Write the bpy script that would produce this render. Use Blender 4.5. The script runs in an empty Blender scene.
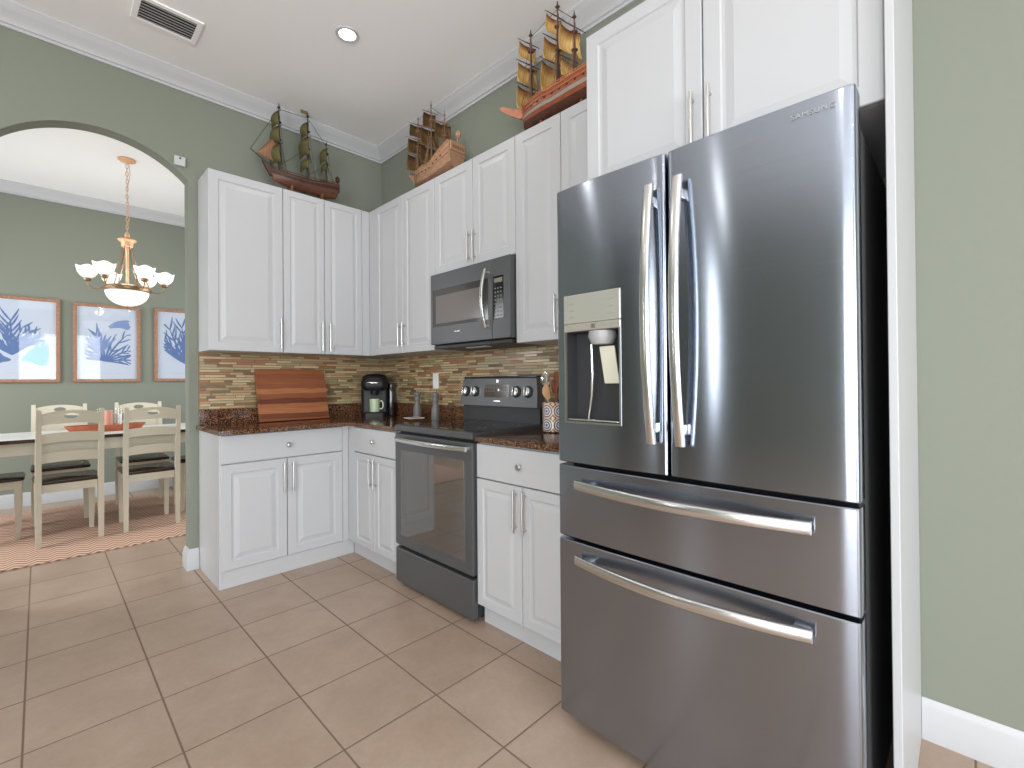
import bpy, bmesh, math, random
from mathutils import Vector, Matrix
random.seed(7)
S = bpy.context.scene
COL = S.collection
PI = math.pi

# ------------------------------------------------------------------ camera
yaw, pitch, roll = 0.7959, 0.0058, -0.0081
Fv = Vector((math.sin(yaw), math.cos(yaw), 0)); Rv = Vector((math.cos(yaw), -math.sin(yaw), 0)); Uv = Vector((0, 0, 1))
Fv, Uv = math.cos(pitch)*Fv + math.sin(pitch)*Uv, math.cos(pitch)*Uv - math.sin(pitch)*Fv
Rv, Uv = math.cos(roll)*Rv + math.sin(roll)*Uv, -math.sin(roll)*Rv + math.cos(roll)*Uv
cd = bpy.data.cameras.new('camera'); cam = bpy.data.objects.new('camera', cd); COL.objects.link(cam)
M = Matrix.Identity(4)
for i in range(3):
    M[i][0], M[i][1], M[i][2] = Rv[i], Uv[i], -Fv[i]
M[0][3], M[1][3], M[2][3] = -2.0385, -3.5264, 1.1823
cam.matrix_world = M
cd.sensor_fit = 'HORIZONTAL'; cd.sensor_width = 36; cd.lens = 463.0/1024*36
cd.shift_y = (378.28-384)/1024
cd.clip_start = 0.02
S.camera = cam

# ------------------------------------------------------------------ colour management, world, lights
S.view_settings.view_transform = 'Standard'; S.view_settings.look = 'None'
S.view_settings.gamma = 1; S.view_settings.use_curve_mapping = False
S.view_settings.exposure = 0.08
w = bpy.data.worlds.new('world'); S.world = w; w.use_nodes = True
bg = w.node_tree.nodes['Background']; bg.inputs['Color'].default_value = (0.80, 0.90, 1.0, 1); bg.inputs['Strength'].default_value = 0.9

def area(name, loc, aim, sx, sy, power, col=(1, 1, 1), shape='RECTANGLE', spread=None):
    l = bpy.data.lights.new(name, 'AREA'); l.shape = shape; l.size = sx; l.size_y = sy
    l.energy = power; l.color = col
    if spread: l.spread = spread
    o = bpy.data.objects.new(name, l); COL.objects.link(o); o.location = loc
    o.rotation_euler = (Vector(aim)).to_track_quat('-Z', 'Y').to_euler()
    return o
# daylight through the openings of the room, plus two added lights
DAY = (0.95, 0.98, 1.0)
area('daylight_left', (-5.45, -4.85, 1.3), (1, 0, 0), 3.0, 2.3, 190, DAY)
area('daylight_rear', (-2.6, -7.45, 1.35), (0, 1, 0), 3.6, 2.3, 185, DAY)
area('added_streak_light', (-5.45, -1.02, 1.75), (1, 0, 0), 0.10, 1.6, 7, DAY)  # added narrow light, makes the bright streak on the refrigerator
area('daylight_dining', (-3.95, 1.55, 1.5), (1, .6, -.6), 2.0, 1.9, 88, DAY)
area('added_dining_fill', (.25, 1.45, 1.5), (-1, .5, -.5), 1.3, 1.9, 34, DAY)  # added light, brightens the right part of the far wall

# ------------------------------------------------------------------ materials
def lin(c):
    c = c/255.0
    return c/12.92 if c <= 0.04045 else ((c+0.055)/1.055)**2.4
def rgb(r, g, b): return (lin(r), lin(g), lin(b), 1)
def mat(name, color=(.8, .8, .8, 1), rough=.5, metal=0.0, spec=.5, emit=None, estr=0, trans=0, coat=0, ior=None):
    m = bpy.data.materials.new(name); m.use_nodes = True
    b = m.node_tree.nodes['Principled BSDF']
    b.inputs['Base Color'].default_value = color; b.inputs['Roughness'].default_value = rough
    b.inputs['Metallic'].default_value = metal; b.inputs['Specular IOR Level'].default_value = spec
    if emit: b.inputs['Emission Color'].default_value = emit; b.inputs['Emission Strength'].default_value = estr
    if trans: b.inputs['Transmission Weight'].default_value = trans
    if coat: b.inputs['Coat Weight'].default_value = coat
    if ior: b.inputs['IOR'].default_value = ior
    return m
class NT:
    def __init__(s, m): s.t = m.node_tree; s.b = s.t.nodes['Principled BSDF']
    def n(s, typ, **kw):
        x = s.t.nodes.new(typ)
        for k, v in kw.items(): setattr(x, k, v)
        return x
    def l(s, a, b): s.t.links.new(a, b)
    def math(s, op, a, b=None, c=None):
        x = s.n('ShaderNodeMath', operation=op)
        for i, v in enumerate((a, b, c)):
            if v is None: continue
            if isinstance(v, (int, float)): x.inputs[i].default_value = v
            else: s.l(v, x.inputs[i])
        return x.outputs[0]
    def pos(s): return s.n('ShaderNodeNewGeometry').outputs['Position']
    def objc(s): return s.n('ShaderNodeTexCoord').outputs['Object']
    def sep(s, v):
        x = s.n('ShaderNodeSeparateXYZ'); s.l(v, x.inputs[0]); return x.outputs
    def comb(s, a, b, c):
        x = s.n('ShaderNodeCombineXYZ')
        for i, v in enumerate((a, b, c)):
            if isinstance(v, (int, float)): x.inputs[i].default_value = v
            else: s.l(v, x.inputs[i])
        return x.outputs[0]
    def mapv(s, v, scale):
        x = s.n('ShaderNodeMapping'); s.l(v, x.inputs[0]); x.inputs['Scale'].default_value = scale; return x.outputs[0]
    def noise(s, v, scale, detail=4, rough=.5, dist=0):
        x = s.n('ShaderNodeTexNoise'); s.l(v, x.inputs['Vector']); x.inputs['Scale'].default_value = scale
        x.inputs['Detail'].default_value = detail; x.inputs['Roughness'].default_value = rough
        x.inputs['Distortion'].default_value = dist; return x.outputs['Fac']
    def ramp(s, f, stops, const=False):
        x = s.n('ShaderNodeValToRGB'); s.l(f, x.inputs[0]); e = x.color_ramp.elements
        if const: x.color_ramp.interpolation = 'CONSTANT'
        while len(e) > 1: e.remove(e[-1])
        e[0].position, e[0].color = stops[0]
        for p, c in stops[1:]:
            k = e.new(p); k.color = c
        return x.outputs[0]
    def mix(s, f, a, b):
        x = s.n('ShaderNodeMix', data_type='RGBA')
        if isinstance(f, (int, float)): x.inputs[0].default_value = f
        else: s.l(f, x.inputs[0])
        for i, v in ((6, a), (7, b)):
            if isinstance(v, tuple): x.inputs[i].default_value = v
            else: s.l(v, x.inputs[i])
        return x.outputs[2]
    def bump(s, h, strength=.3, dist=.01):
        x = s.n('ShaderNodeBump'); s.l(h, x.inputs['Height']); x.inputs['Strength'].default_value = strength
        x.inputs['Distance'].default_value = dist; s.l(x.outputs[0], s.b.inputs['Normal'])
    def color(s, c): s.l(c, s.b.inputs['Base Color'])

def wall_paint(name, c):
    m = mat(name, c, .75, spec=.25); t = NT(m)
    t.bump(t.noise(t.pos(), 160, 3), .12, .002)
    return m
SAGE = wall_paint('sage_wall_paint', (.212, .228, .187, 1))
CEIL = wall_paint('ceiling_paint', (.90, .897, .895, 1))
TRIM = mat('white_trim_paint', (.49, .495, .51, 1), .4)
CAB = mat('white_thermofoil', (.475, .48, .495, 1), .38, spec=.4)
CABIN = mat('cabinet_underside', (.55, .52, .48, 1), .6)
NICKEL = mat('brushed_nickel', (.62, .61, .60, 1), .28, 1)
CHROME = mat('chrome', (.8, .8, .8, 1), .12, 1)

def floor_mat():
    m = mat('beige_floor_tile', rough=.32, spec=.45); t = NT(m)
    p = t.sep(t.pos())
    s = .3623
    u = t.math('DIVIDE', t.math('SUBTRACT', p[0], -1.7156), s); v = t.math('DIVIDE', t.math('SUBTRACT', p[1], -.6386), s)
    fu = t.math('FRACT', u); fv = t.math('FRACT', v)
    du = t.math('MINIMUM', fu, t.math('SUBTRACT', 1.0, fu)); dv = t.math('MINIMUM', fv, t.math('SUBTRACT', 1.0, fv))
    d = t.math('MINIMUM', du, dv)
    g = t.ramp(d, [(0, (1, 1, 1, 1)), (.0055, (1, 1, 1, 1)), (.0105, (0, 0, 0, 1))])
    idv = t.comb(t.math('FLOOR', u), t.math('FLOOR', v), 0)
    wn = t.n('ShaderNodeTexWhiteNoise', noise_dimensions='3D'); t.l(idv, wn.inputs['Vector'])
    big = t.noise(t.pos(), 5.0, 6, .6, .4); fine = t.noise(t.pos(), 45, 5, .65)
    f = t.math('ADD', t.math('MULTIPLY', big, .62), t.math('MULTIPLY', fine, .30))
    f = t.math('ADD', f, t.math('MULTIPLY', t.math('SUBTRACT', wn.outputs['Value'], .5), .10))
    c = t.ramp(f, [(.28, (.345, .250, .188, 1)), (.47, (.395, .291, .223, 1)), (.66, (.445, .337, .264, 1))])
    t.color(t.mix(g, c, (.17, .115, .08, 1)))
    t.l(t.math('ADD', .30, t.math('MULTIPLY', g, .5)), t.b.inputs['Roughness'])
    hb = t.math('SUBTRACT', t.math('MULTIPLY', fine, .15), g)
    t.bump(hb, .35, .003)
    return m
FLOOR = floor_mat()

def mosaic_mat():
    m = mat('mosaic_strip_tile', rough=.25, spec=.5); t = NT(m)
    p = t.sep(t.pos())
    u = t.math('ADD', p[0], p[1])
    h = .0172
    row = t.math('FLOOR', t.math('DIVIDE', p[2], h)); fr = t.math('FRACT', t.math('DIVIDE', p[2], h))
    w1 = t.n('ShaderNodeTexWhiteNoise', noise_dimensions='1D'); t.l(row, w1.inputs['W'])
    ln = t.math('ADD', .07, t.math('MULTIPLY', w1.outputs['Value'], .085))
    off = t.math('MULTIPLY', t.math('FRACT', t.math('MULTIPLY', w1.outputs['Value'], 37.7)), 3.0)
    q = t.math('ADD', t.math('DIVIDE', u, ln), off)
    # uneven lengths inside a row
    q = t.math('ADD', q, t.math('MULTIPLY', t.math('SINE', t.math('MULTIPLY', q, 2.3)), .28))
    cl = t.math('FLOOR', q); fc = t.math('FRACT', q)
    w2 = t.n('ShaderNodeTexWhiteNoise', noise_dimensions='2D'); t.l(t.comb(row, cl, 0), w2.inputs['Vector'])
    c = t.ramp(w2.outputs['Value'], [(0, rgb(158, 140, 104)), (.16, rgb(186, 166, 130)), (.30, rgb(126, 88, 58)), (.43, rgb(138, 126, 90)), (.55, rgb(172, 138, 100)), (.68, rgb(100, 76, 54)), (.77, rgb(162, 152, 118)), (.87, rgb(148, 98, 68)), (.95, rgb(80, 66, 50))], True)
    nz = t.noise(t.mapv(t.pos(), (25, 25, 90)), 1.0, 3)
    c = t.mix(t.math('MULTIPLY', nz, .22), c, rgb(196, 178, 142))
    dr = t.math('MULTIPLY', t.math('MINIMUM', fr, t.math('SUBTRACT', 1.0, fr)), h)
    dc = t.math('MULTIPLY', t.math('MINIMUM', fc, t.math('SUBTRACT', 1.0, fc)), ln)
    d = t.math('MINIMUM', dr, dc)
    g = t.ramp(t.math('MULTIPLY', d, 100), [(0, (1, 1, 1, 1)), (.12, (1, 1, 1, 1)), (.19, (0, 0, 0, 1))])
    t.color(t.mix(g, c, rgb(108, 88, 64)))
    t.l(t.math('ADD', t.math('MULTIPLY', w2.outputs['Value'], .25), .15), t.b.inputs['Roughness'])
    t.bump(t.math('SUBTRACT', 1.0, g), .4, .002)
    return m
MOSAIC = mosaic_mat()

def granite_mat():
    m = mat('speckled_brown_granite', rough=.10, spec=.55); t = NT(m)
    v = t.n('ShaderNodeTexVoronoi'); t.l(t.pos(), v.inputs['Vector']); v.inputs['Scale'].default_value = 260
    sp = t.sep(v.outputs['Color'])
    n = t.noise(t.pos(), 38, 5, .6)
    f = t.math('ADD', t.math('MULTIPLY', sp[0], .75), t.math('MULTIPLY', n, .3))
    c = t.ramp(f, [(.14, rgb(24, 18, 13)), (.44, rgb(52, 38, 27)), (.62, rgb(98, 66, 46)), (.82, rgb(138, 94, 66)), (1.0, rgb(180, 140, 110))])
    t.color(c); return m
GRANITE = granite_mat()

def steel_mat(name, c, rough, aniso=.75, rot=.0):
    m = mat(name, c, rough, 1.0); t = NT(m)
    t.b.inputs['Anisotropic'].default_value = aniso; t.b.inputs['Anisotropic Rotation'].default_value = rot
    tg = t.n('ShaderNodeTangent', direction_type='UV_MAP'); t.l(tg.outputs[0], t.b.inputs['Tangent'])
    nz = t.noise(t.mapv(t.pos(), (2, 2, 420)), 1.0, 2)
    t.l(t.math('ADD', rough-.03, t.math('MULTIPLY', nz, .06)), t.b.inputs['Roughness'])
    return m
STEEL = steel_mat('dark_stainless_steel', (.345, .380, .450, 1), .17, .9, .25)
SLATE = mat('black_stainless_steel', (.122, .125, .130, 1), .36, .55, .5)
BAR = mat('satin_steel_bar', (.72, .72, .72, 1), .22, 1)
DKPLASTIC = mat('dark_grey_plastic', (.035, .035, .037, 1), .45)
BLACK = mat('black_gloss', (.012, .012, .013, 1), .12)
BLKMAT = mat('black_matte', (.015, .015, .016, 1), .5)
GLASSBLK = mat('black_ceramic_glass', (.018, .018, .02, 1), .06, spec=.6)
OVENGLASS = mat('oven_window_glass', (.055, .047, .04, 1), .05, spec=1.0, coat=1.0)
GAP = mat('shadow_gap_gasket', (.01, .01, .01, 1), .8)

# ------------------------------------------------------------------ geometry helpers
class G:
    def __init__(s): s.bm = bmesh.new(); s.mi = 0
    def _f(s, vs):
        try:
            f = s.bm.faces.new(vs); f.material_index = s.mi; return f
        except ValueError: return None
    def box(s, x0, x1, y0, y1, z0, z1, bev=0, seg=2):
        x0, x1 = min(x0, x1), max(x0, x1); y0, y1 = min(y0, y1), max(y0, y1); z0, z1 = min(z0, z1), max(z0, z1)
        v = [s.bm.verts.new((x, y, z)) for x in (x0, x1) for y in (y0, y1) for z in (z0, z1)]
        fs = [s._f([v[i] for i in q]) for q in ((0, 1, 3, 2), (4, 6, 7, 5), (0, 4, 5, 1), (2, 3, 7, 6), (0, 2, 6, 4), (1, 5, 7, 3))]
        if bev:
            es = list({e for f in fs for e in f.edges})
            r = bmesh.ops.bevel(s.bm, geom=es, offset=bev, offset_type='OFFSET', segments=seg, profile=.5, affect='EDGES', clamp_overlap=True)
            for f in r['faces']: f.material_index = s.mi
        return s
    def obox(s, c, ax, ay, az, hx, hy, hz, bev=0):
        """oriented box: centre c, axes, half sizes"""
        c = Vector(c); ax, ay, az = Vector(ax).normalized(), Vector(ay).normalized(), Vector(az).normalized()
        v = [s.bm.verts.new(c+ax*hx*i+ay*hy*j+az*hz*k) for i in (-1, 1) for j in (-1, 1) for k in (-1, 1)]
        fs = [s._f([v[i] for i in q]) for q in ((0, 1, 3, 2), (4, 6, 7, 5), (0, 4, 5, 1), (2, 3, 7, 6), (0, 2, 6, 4), (1, 5, 7, 3))]
        if bev:
            es = list({e for f in fs for e in f.edges})
            r = bmesh.ops.bevel(s.bm, geom=es, offset=bev, offset_type='OFFSET', segments=2, profile=.5, affect='EDGES', clamp_overlap=True)
            for f in r['faces']: f.material_index = s.mi
        return s
    def loft(s, rings, cap=True, closed=True):
        rv = [[s.bm.verts.new(p) for p in r] for r in rings]
        n = len(rv[0])
        for a, b in zip(rv, rv[1:]):
            for i in range(n if closed else n-1):
                s._f([a[i], a[(i+1) % n], b[(i+1) % n], b[i]])
        if cap and closed:
            s._f(list(reversed(rv[0]))); s._f(rv[-1])
        return rv
    def tube(s, pts, rad, n=10, cap=True, flat=None):
        pts = [Vector(p) for p in pts]
        rads = rad if isinstance(rad, (list, tuple)) else [rad]*len(pts)
        d0 = (pts[1]-pts[0]).normalized()
        ref = Vector((0, 0, 1)) if abs(d0.z) < .9 else Vector((1, 0, 0))
        rings = []
        for i, p in enumerate(pts):
            d = (pts[min(i+1, len(pts)-1)]-pts[max(i-1, 0)]).normalized()
            a = ref.cross(d).normalized(); b = d.cross(a).normalized(); ref = b if abs(d.dot(b)) < .5 else ref
            ref = d.cross(a).normalized()
            rings.append([p+(a*math.cos(2*PI*k/n)+b*math.sin(2*PI*k/n))*rads[i] for k in range(n)])
        s.loft(rings, cap); return s
    def lathe(s, prof, c=(0, 0, 0), n=24, cap=True, axis='z'):
        rings = []
        for r, h in prof:
            ring = []
            for k in range(n):
                a = 2*PI*k/n
                if axis == 'z': q = (r*math.cos(a), r*math.sin(a), h)
                elif axis == 'x': q = (h, r*math.cos(a), r*math.sin(a))
                else: q = (r*math.cos(a), h, r*math.sin(a))
                ring.append(Vector(q)+Vector(c))
            rings.append(ring)
        s.loft(rings, cap); return s
    def prism(s, poly, fn0, fn1):
        """poly of 2D points mapped by fn0 / fn1 to the two end faces"""
        s.loft([[Vector(fn0(*p)) for p in poly], [Vector(fn1(*p)) for p in poly]]); return s
    def sheet(s, P, nu, nv):
        g = [[s.bm.verts.new(P(i/nu, j/nv)) for j in range(nv+1)] for i in range(nu+1)]
        for i in range(nu):
            for j in range(nv): s._f([g[i][j], g[i+1][j], g[i+1][j+1], g[i][j+1]])
        return s
    def rings_panel(s, Pm, a0, a1, b0, b1, rings):
        """nested rectangles (inset, n) -> raised panel; Pm(a,b,n) maps to space"""
        rr = []
        for ins, n in rings:
            rr.append([Vector(Pm(a, b, n)) for a, b in ((a0+ins, b0+ins), (a1-ins, b0+ins), (a1-ins, b1-ins), (a0+ins, b1-ins))])
        s.loft(rr); return s

WORLD = {}
def worg(o): return WORLD.get(o.name, Vector((0, 0, 0)))
def build(g, name, mats, parent=None, smooth=None, uv=False, origin=None, recalc=True, thick=0):
    if recalc: bmesh.ops.recalc_face_normals(g.bm, faces=g.bm.faces)
    me = bpy.data.meshes.new(name)
    org = worg(parent) if parent else (Vector(origin) if origin is not None else Vector((0, 0, 0)))
    if org.length: bmesh.ops.translate(g.bm, verts=g.bm.verts, vec=-org)
    g.bm.to_mesh(me); g.bm.free()
    o = bpy.data.objects.new(name, me); COL.objects.link(o)
    for m in (mats if isinstance(mats, (list, tuple)) else [mats]): me.materials.append(m)
    if parent: o.parent = parent
    else: o.location = org
    WORLD[o.name] = org.copy()
    if smooth is not None:
        for p in me.polygons: p.use_smooth = True
        me.set_sharp_from_angle(angle=math.radians(smooth))
    if uv:
        L = me.uv_layers.new(name='UVMap')
        for p in me.polygons:
            nx, ny, nz = abs(p.normal.x), abs(p.normal.y), abs(p.normal.z)
            for li in p.loop_indices:
                c = me.vertices[me.loops[li].vertex_index].co
                L.data[li].uv = (c.y, c.z) if nx >= max(ny, nz) else ((c.x, c.z) if ny >= nz else (c.y, c.x))
    if thick:
        md = o.modifiers.new('solid', 'SOLIDIFY'); md.thickness = thick; md.offset = 0
    return o
def empty(name, loc=(0, 0, 0)):
    o = bpy.data.objects.new(name, None); COL.objects.link(o); o.location = loc; o.empty_display_size = .1
    WORLD[o.name] = Vector(loc); return o
def tag(o, label, cat, group=None, kind=None):
    o['label'] = label; o['category'] = cat
    if group: o['group'] = group
    if kind: o['kind'] = kind
    return o
def struct(g, name, m, **kw):
    o = build(g, name, m, **kw); o['kind'] = 'structure'; return o
def copy_tree(o, parent=None):
    c = o.copy(); COL.objects.link(c); WORLD[c.name] = worg(o)
    if parent: c.parent = parent
    for ch in [k for k in bpy.data.objects if k.parent == o]: copy_tree(ch, c)
    return c
def cut(o, g):
    """boolean difference with the helper geometry g, applied"""
    bmesh.ops.recalc_face_normals(g.bm, faces=g.bm.faces)
    me = bpy.data.meshes.new('cutter'); g.bm.to_mesh(me); g.bm.free()
    c = bpy.data.objects.new('cutter', me); COL.objects.link(c)
    md = o.modifiers.new('cut', 'BOOLEAN'); md.object = c; md.operation = 'DIFFERENCE'; md.solver = 'EXACT'
    bpy.context.view_layer.update()
    dg = bpy.context.evaluated_depsgraph_get()
    nm = bpy.data.meshes.new_from_object(o.evaluated_get(dg))
    o.modifiers.clear(); old = o.data; o.data = nm; nm.name = old.name
    bpy.data.objects.remove(c); bpy.data.meshes.remove(me)

# ------------------------------------------------------------------ room shell
CH = 3.13
RX0, RY0 = -5.5, -7.5      # far sides of the open room behind the camera
DY1 = 3.05                 # far wall of the dining room
AX0, AX1 = -2.24, -1.373  # arch opening
g = G(); g.box(RX0-.1, .4, RY0-.1, DY1+.1, -.1, 0); struct(g, 'floor', FLOOR)
g = G(); g.box(RX0-.1, .4, RY0-.1, DY1+.1, CH, CH+.1); struct(g, 'ceiling', CEIL)
g = G(); g.box(0, .1, RY0-.1, .0999, 0, CH); struct(g, 'wall_right', SAGE)
# back wall with the arched opening
g = G()
AC, AZ, AR = -1.784, 2.088, .567
arch = []
NA = 36
a_start = math.acos((AX1-AC)/AR); a_end = math.acos((AX0-AC)/AR)
for i in range(NA+1):
    a = a_start+(a_end-a_start)*i/NA
    arch.append((AC+AR*math.cos(a), AZ+AR*math.sin(a)))
T = .105
g.box(AX1, 0, 0, T, 0, CH)
g.box(RX0, AX0, 0, T, 0, CH)
for (xa, za), (xb, zb) in zip(arch, arch[1:]):
    g.loft([[Vector((x, y, z)) for x, z in ((xa, za), (xb, zb), (xb, CH), (xa, CH))] for y in (0, T)])
bmesh.ops.remove_doubles(g.bm, verts=g.bm.verts, dist=1e-5)
struct(g, 'wall_back', SAGE)
# left and rear walls with daylight openings
def wall_with_hole(name, ax, p0, p1, a0, a1, holes, m):
    """wall slab between p0,p1 along axis ax; a0..a1 extent; holes (h0,h1,z0,z1) sorted"""
    g = G()
    def bx(u0, u1, z0, z1):
        if ax == 'x': g.box(p0, p1, u0, u1, z0, z1)
        else: g.box(u0, u1, p0, p1, z0, z1)
    u = a0
    for h0, h1, z0, z1 in holes:
        bx(u, h0, 0, CH)
        if z0 > 0: bx(h0, h1, 0, z0)
        bx(h0, h1, z1, CH); u = h1
    bx(u, a1, 0, CH)
    struct(g, name, m)
wall_with_hole('wall_left', 'x', RX0-.1, RX0, RY0-.1, T, [(-6.35, -3.35, .15, 2.45), (-1.07, -.97, .95, 2.55)], SAGE)  # the narrow second opening is added for the streak light
wall_with_hole('wall_rear', 'y', RY0-.1, RY0, RX0, 0, [(-4.4, -.8, .2, 2.5)], SAGE)
wall_with_hole('wall_dining_left', 'x', -4.1, -4.0, T, DY1, [(.55, 2.55, .55, 2.45)], SAGE)
g = G(); g.box(-4.1, .4, DY1, DY1+.1, 0, CH); struct(g, 'wall_far', SAGE)
wall_with_hole('wall_dining_right', 'x', .3, .4, T, DY1, [(.8, 2.1, .55, 2.45)], SAGE)  # opening added for the dining fill light
def win_frame(name, ax, p, u0, u1, z0, z1, nm):
    g = G()
    def bx(a0, a1, b0, b1):
        if ax == 'x': g.box(p-.03, p+.03, a0, a1, b0, b1)
        else: g.box(a0, a1, p-.03, p+.03, b0, b1)
    f = .05
    bx(u0, u0+f, z0, z1); bx(u1-f, u1, z0, z1); bx(u0, u1, z0, z0+f); bx(u0, u1, z1-f, z1)
    for k in range(1, nm): bx(u0+(u1-u0)*k/nm-f/2, u0+(u1-u0)*k/nm+f/2, z0, z1)
    struct(g, name, TRIM)
win_frame('window_1', 'x', RX0-.05, -6.35, -3.35, .15, 2.45, 2)
win_frame('window_2', 'y', RY0-.05, -4.4, -.8, .2, 2.5, 3)
win_frame('window_added', 'x', .35, .8, 2.1, .55, 2.45, 2)  # unseen frame, added to go with the dining fill light
win_frame('window_3', 'x', -4.05, .55, 2.55, .55, 2.45, 2)

# crown moulding (profile: d from wall, z down from the ceiling)
CROWN = [(0, 0), (.088, 0), (.088, -.010), (.080, -.016), (.074, -.028), (.060, -.040), (.040, -.058), (.026, -.074), (.022, -.082), (.012, -.086), (.012, -.100), (0, -.100)]
def run_profile(name, prof, z, segs, m):
    """segs: list of (corner points along the wall with in-room normals already mitred)"""
    g = G()
    for path in segs:
        rings = [[Vector((px+dx*d, py+dy*d, z+h)) for d, h in prof] for px, py, dx, dy in path]
        g.loft(rings)
    struct(g, name, m, smooth=35)
run_profile('trim_1', CROWN, CH, [[(RX0, 0, 0, -1), (0, 0, -1, -1), (0, RY0, -1, 0)]], TRIM)
run_profile('trim_2', CROWN, CH, [[(-4.0, DY1, 0, -1), (.3, DY1, -1, -1), (.3, T, -1, 0)]], TRIM)
BASE = [(0, 0), (.016, 0), (.016, .085), (.012, .098), (.012, .108), (.007, .122), (.003, .131), (0, .131)]
run_profile('baseboard_right', BASE, 0, [[(0, -3.413, -1, 0), (0, RY0, -1, 0)]], TRIM)
run_profile('baseboard_far', BASE, 0, [[(-4.0, DY1, 0, -1), (.3, DY1, 0, -1)]], TRIM)
run_profile('baseboard_arch', BASE, 0, [[(-1.3235, 0, 0, -1), (AX1, 0, -1, -1), (AX1, T, -1, 1), (.3, T, 0, 1)]], TRIM)
run_profile('baseboard_left', BASE, 0, [[(RX0, 0, 0, -1), (AX0, 0, 1, -1), (AX0, T, 1, 1), (-4.0, T, 0, 1)]], TRIM)

# ------------------------------------------------------------------ kitchen cabinets
DOOR = [(0, -.020), (0, -.003), (.003, 0), (.052, 0), (.056, -.005), (.066, -.0055), (.090, -.0005), (.092, 0)]
DOORN = [(0, -.020), (0, -.003), (.003, 0), (.042, 0), (.046, -.005), (.054, -.0055), (.072, -.0005), (.074, 0)]
SLAB = [(0, -.020), (0, -.003), (.003, 0)]
def backmap(y): return lambda a, b, n: (a, y-n, b)
def sidemap(x): return lambda a, b, n: (x-n, a, b)
def door(parent, Pm, a0, a1, b0, b1, rings=None, name='door'):
    g = G()
    if rings is None: rings = DOOR if (a1-a0) > .3 else DOORN
    g.rings_panel(Pm, a0, a1, b0, b1, rings)
    return build(g, name, CAB, parent)
def bar_handle(parent, Pm, a, b0, b1, r=.0055, off=.027, name='handle'):
    g = G()
    g.tube([Pm(a, b0, off), Pm(a, (b0+b1)/2, off+.002), Pm(a, b1, off)], r, 10)
    for b in (b0+.022, b1-.022): g.tube([Pm(a, b, -.001), Pm(a, b, off)], r*.8, 8)
    return build(g, name, NICKEL, parent, smooth=40)
def knob(parent, Pm, a, b):
    g = G(); n = 16
    prof = [(.006, -.001), (.006, .012), (.014, .017), (.0155, .022), (.012, .027), (.004, .0285)]
    g.loft([[Vector(Pm(a+r*math.cos(2*PI*k/n), b+r*math.sin(2*PI*k/n), h)) for k in range(n)] for r, h in prof])
    return build(g, 'knob', NICKEL, parent, smooth=40)

# base cabinet on the back wall, beside the arch
c = tag(empty('base_cabinet', (-.94, -.24, 0)), 'white base cabinet with one wide drawer on the back wall beside the arch', 'cabinet', 'white base cabinets')
g = G(); g.box(-1.304, -.555, -.469, -.004, .10, .887); build(g, 'cabinet_body', CAB, c)
g = G(); g.box(-1.322, -1.3045, -.477, -.004, .0, .887, .001, 1); build(g, 'end_panel', CAB, c)
g = G(); g.box(-1.304, -.5075, -.477, -.460, .0, .099, .001, 1); build(g, 'toe_kick', CAB, c)
g = G(); g.box(-.5915, -.5495, -.486, -.4695, .10, .887, .001, 1); build(g, 'filler_strip', CAB, c)
Pm = backmap(-.490)
d = door(c, Pm, -1.314, -.9545, .103, .712); bar_handle(d, Pm, -.978, .500, .690)
d = door(c, Pm, -.9505, -.594, .103, .712); bar_handle(d, Pm, -.925, .500, .690)
d = door(c, Pm, -1.314, -.594, .718, .880, SLAB, 'drawer'); knob(d, Pm, -.948, .795)
# base cabinet in the corner, left of the range
c = tag(empty('base_cabinet', (-.27, -.80, 0)), 'narrow white base cabinet in the inside corner, left of the range', 'cabinet', 'white base cabinets')
g = G(); g.box(-.532, -.004, -1.116, -.491, .10, .887); build(g, 'cabinet_body', CAB, c)
g = G(); g.box(-.506, -.489, -1.116, -.478, 0, .099, .001, 1); build(g, 'toe_kick', CAB, c)
g = G(); g.box(-.549, -.5325, -.570, -.4865, .10, .887, .001, 1); build(g, 'filler_strip', CAB, c)
Pm = sidemap(-.553)
d = door(c, Pm, -.842, -.574, .103, .712); bar_handle(d, Pm, -.816, .510, .692)
d = door(c, Pm, -1.114, -.846, .103, .712); bar_handle(d, Pm, -.872, .510, .692)
d = door(c, Pm, -1.114, -.574, .718, .880, SLAB, 'drawer'); knob(d, Pm, -.844, .803)
# base cabinet between range and refrigerator
c = tag(empty('base_cabinet', (-.27, -2.16, 0)), 'white base cabinet between the range and the refrigerator', 'cabinet', 'white base cabinets')
g = G(); g.box(-.532, -.004, -2.495, -1.824, .10, .887); build(g, 'cabinet_body', CAB, c)
g = G(); g.box(-.506, -.489, -2.495, -1.824, 0, .099, .001, 1); build(g, 'toe_kick', CAB, c)
d = door(c, Pm, -2.122, -1.826, .103, .712); bar_handle(d, Pm, -2.096, .512, .700)
d = door(c, Pm, -2.422, -2.126, .103, .712); bar_handle(d, Pm, -2.152, .512, .700)
d = door(c, Pm, -2.422, -1.826, .718, .880, SLAB, 'drawer'); knob(d, Pm, -2.122, .802)

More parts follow.
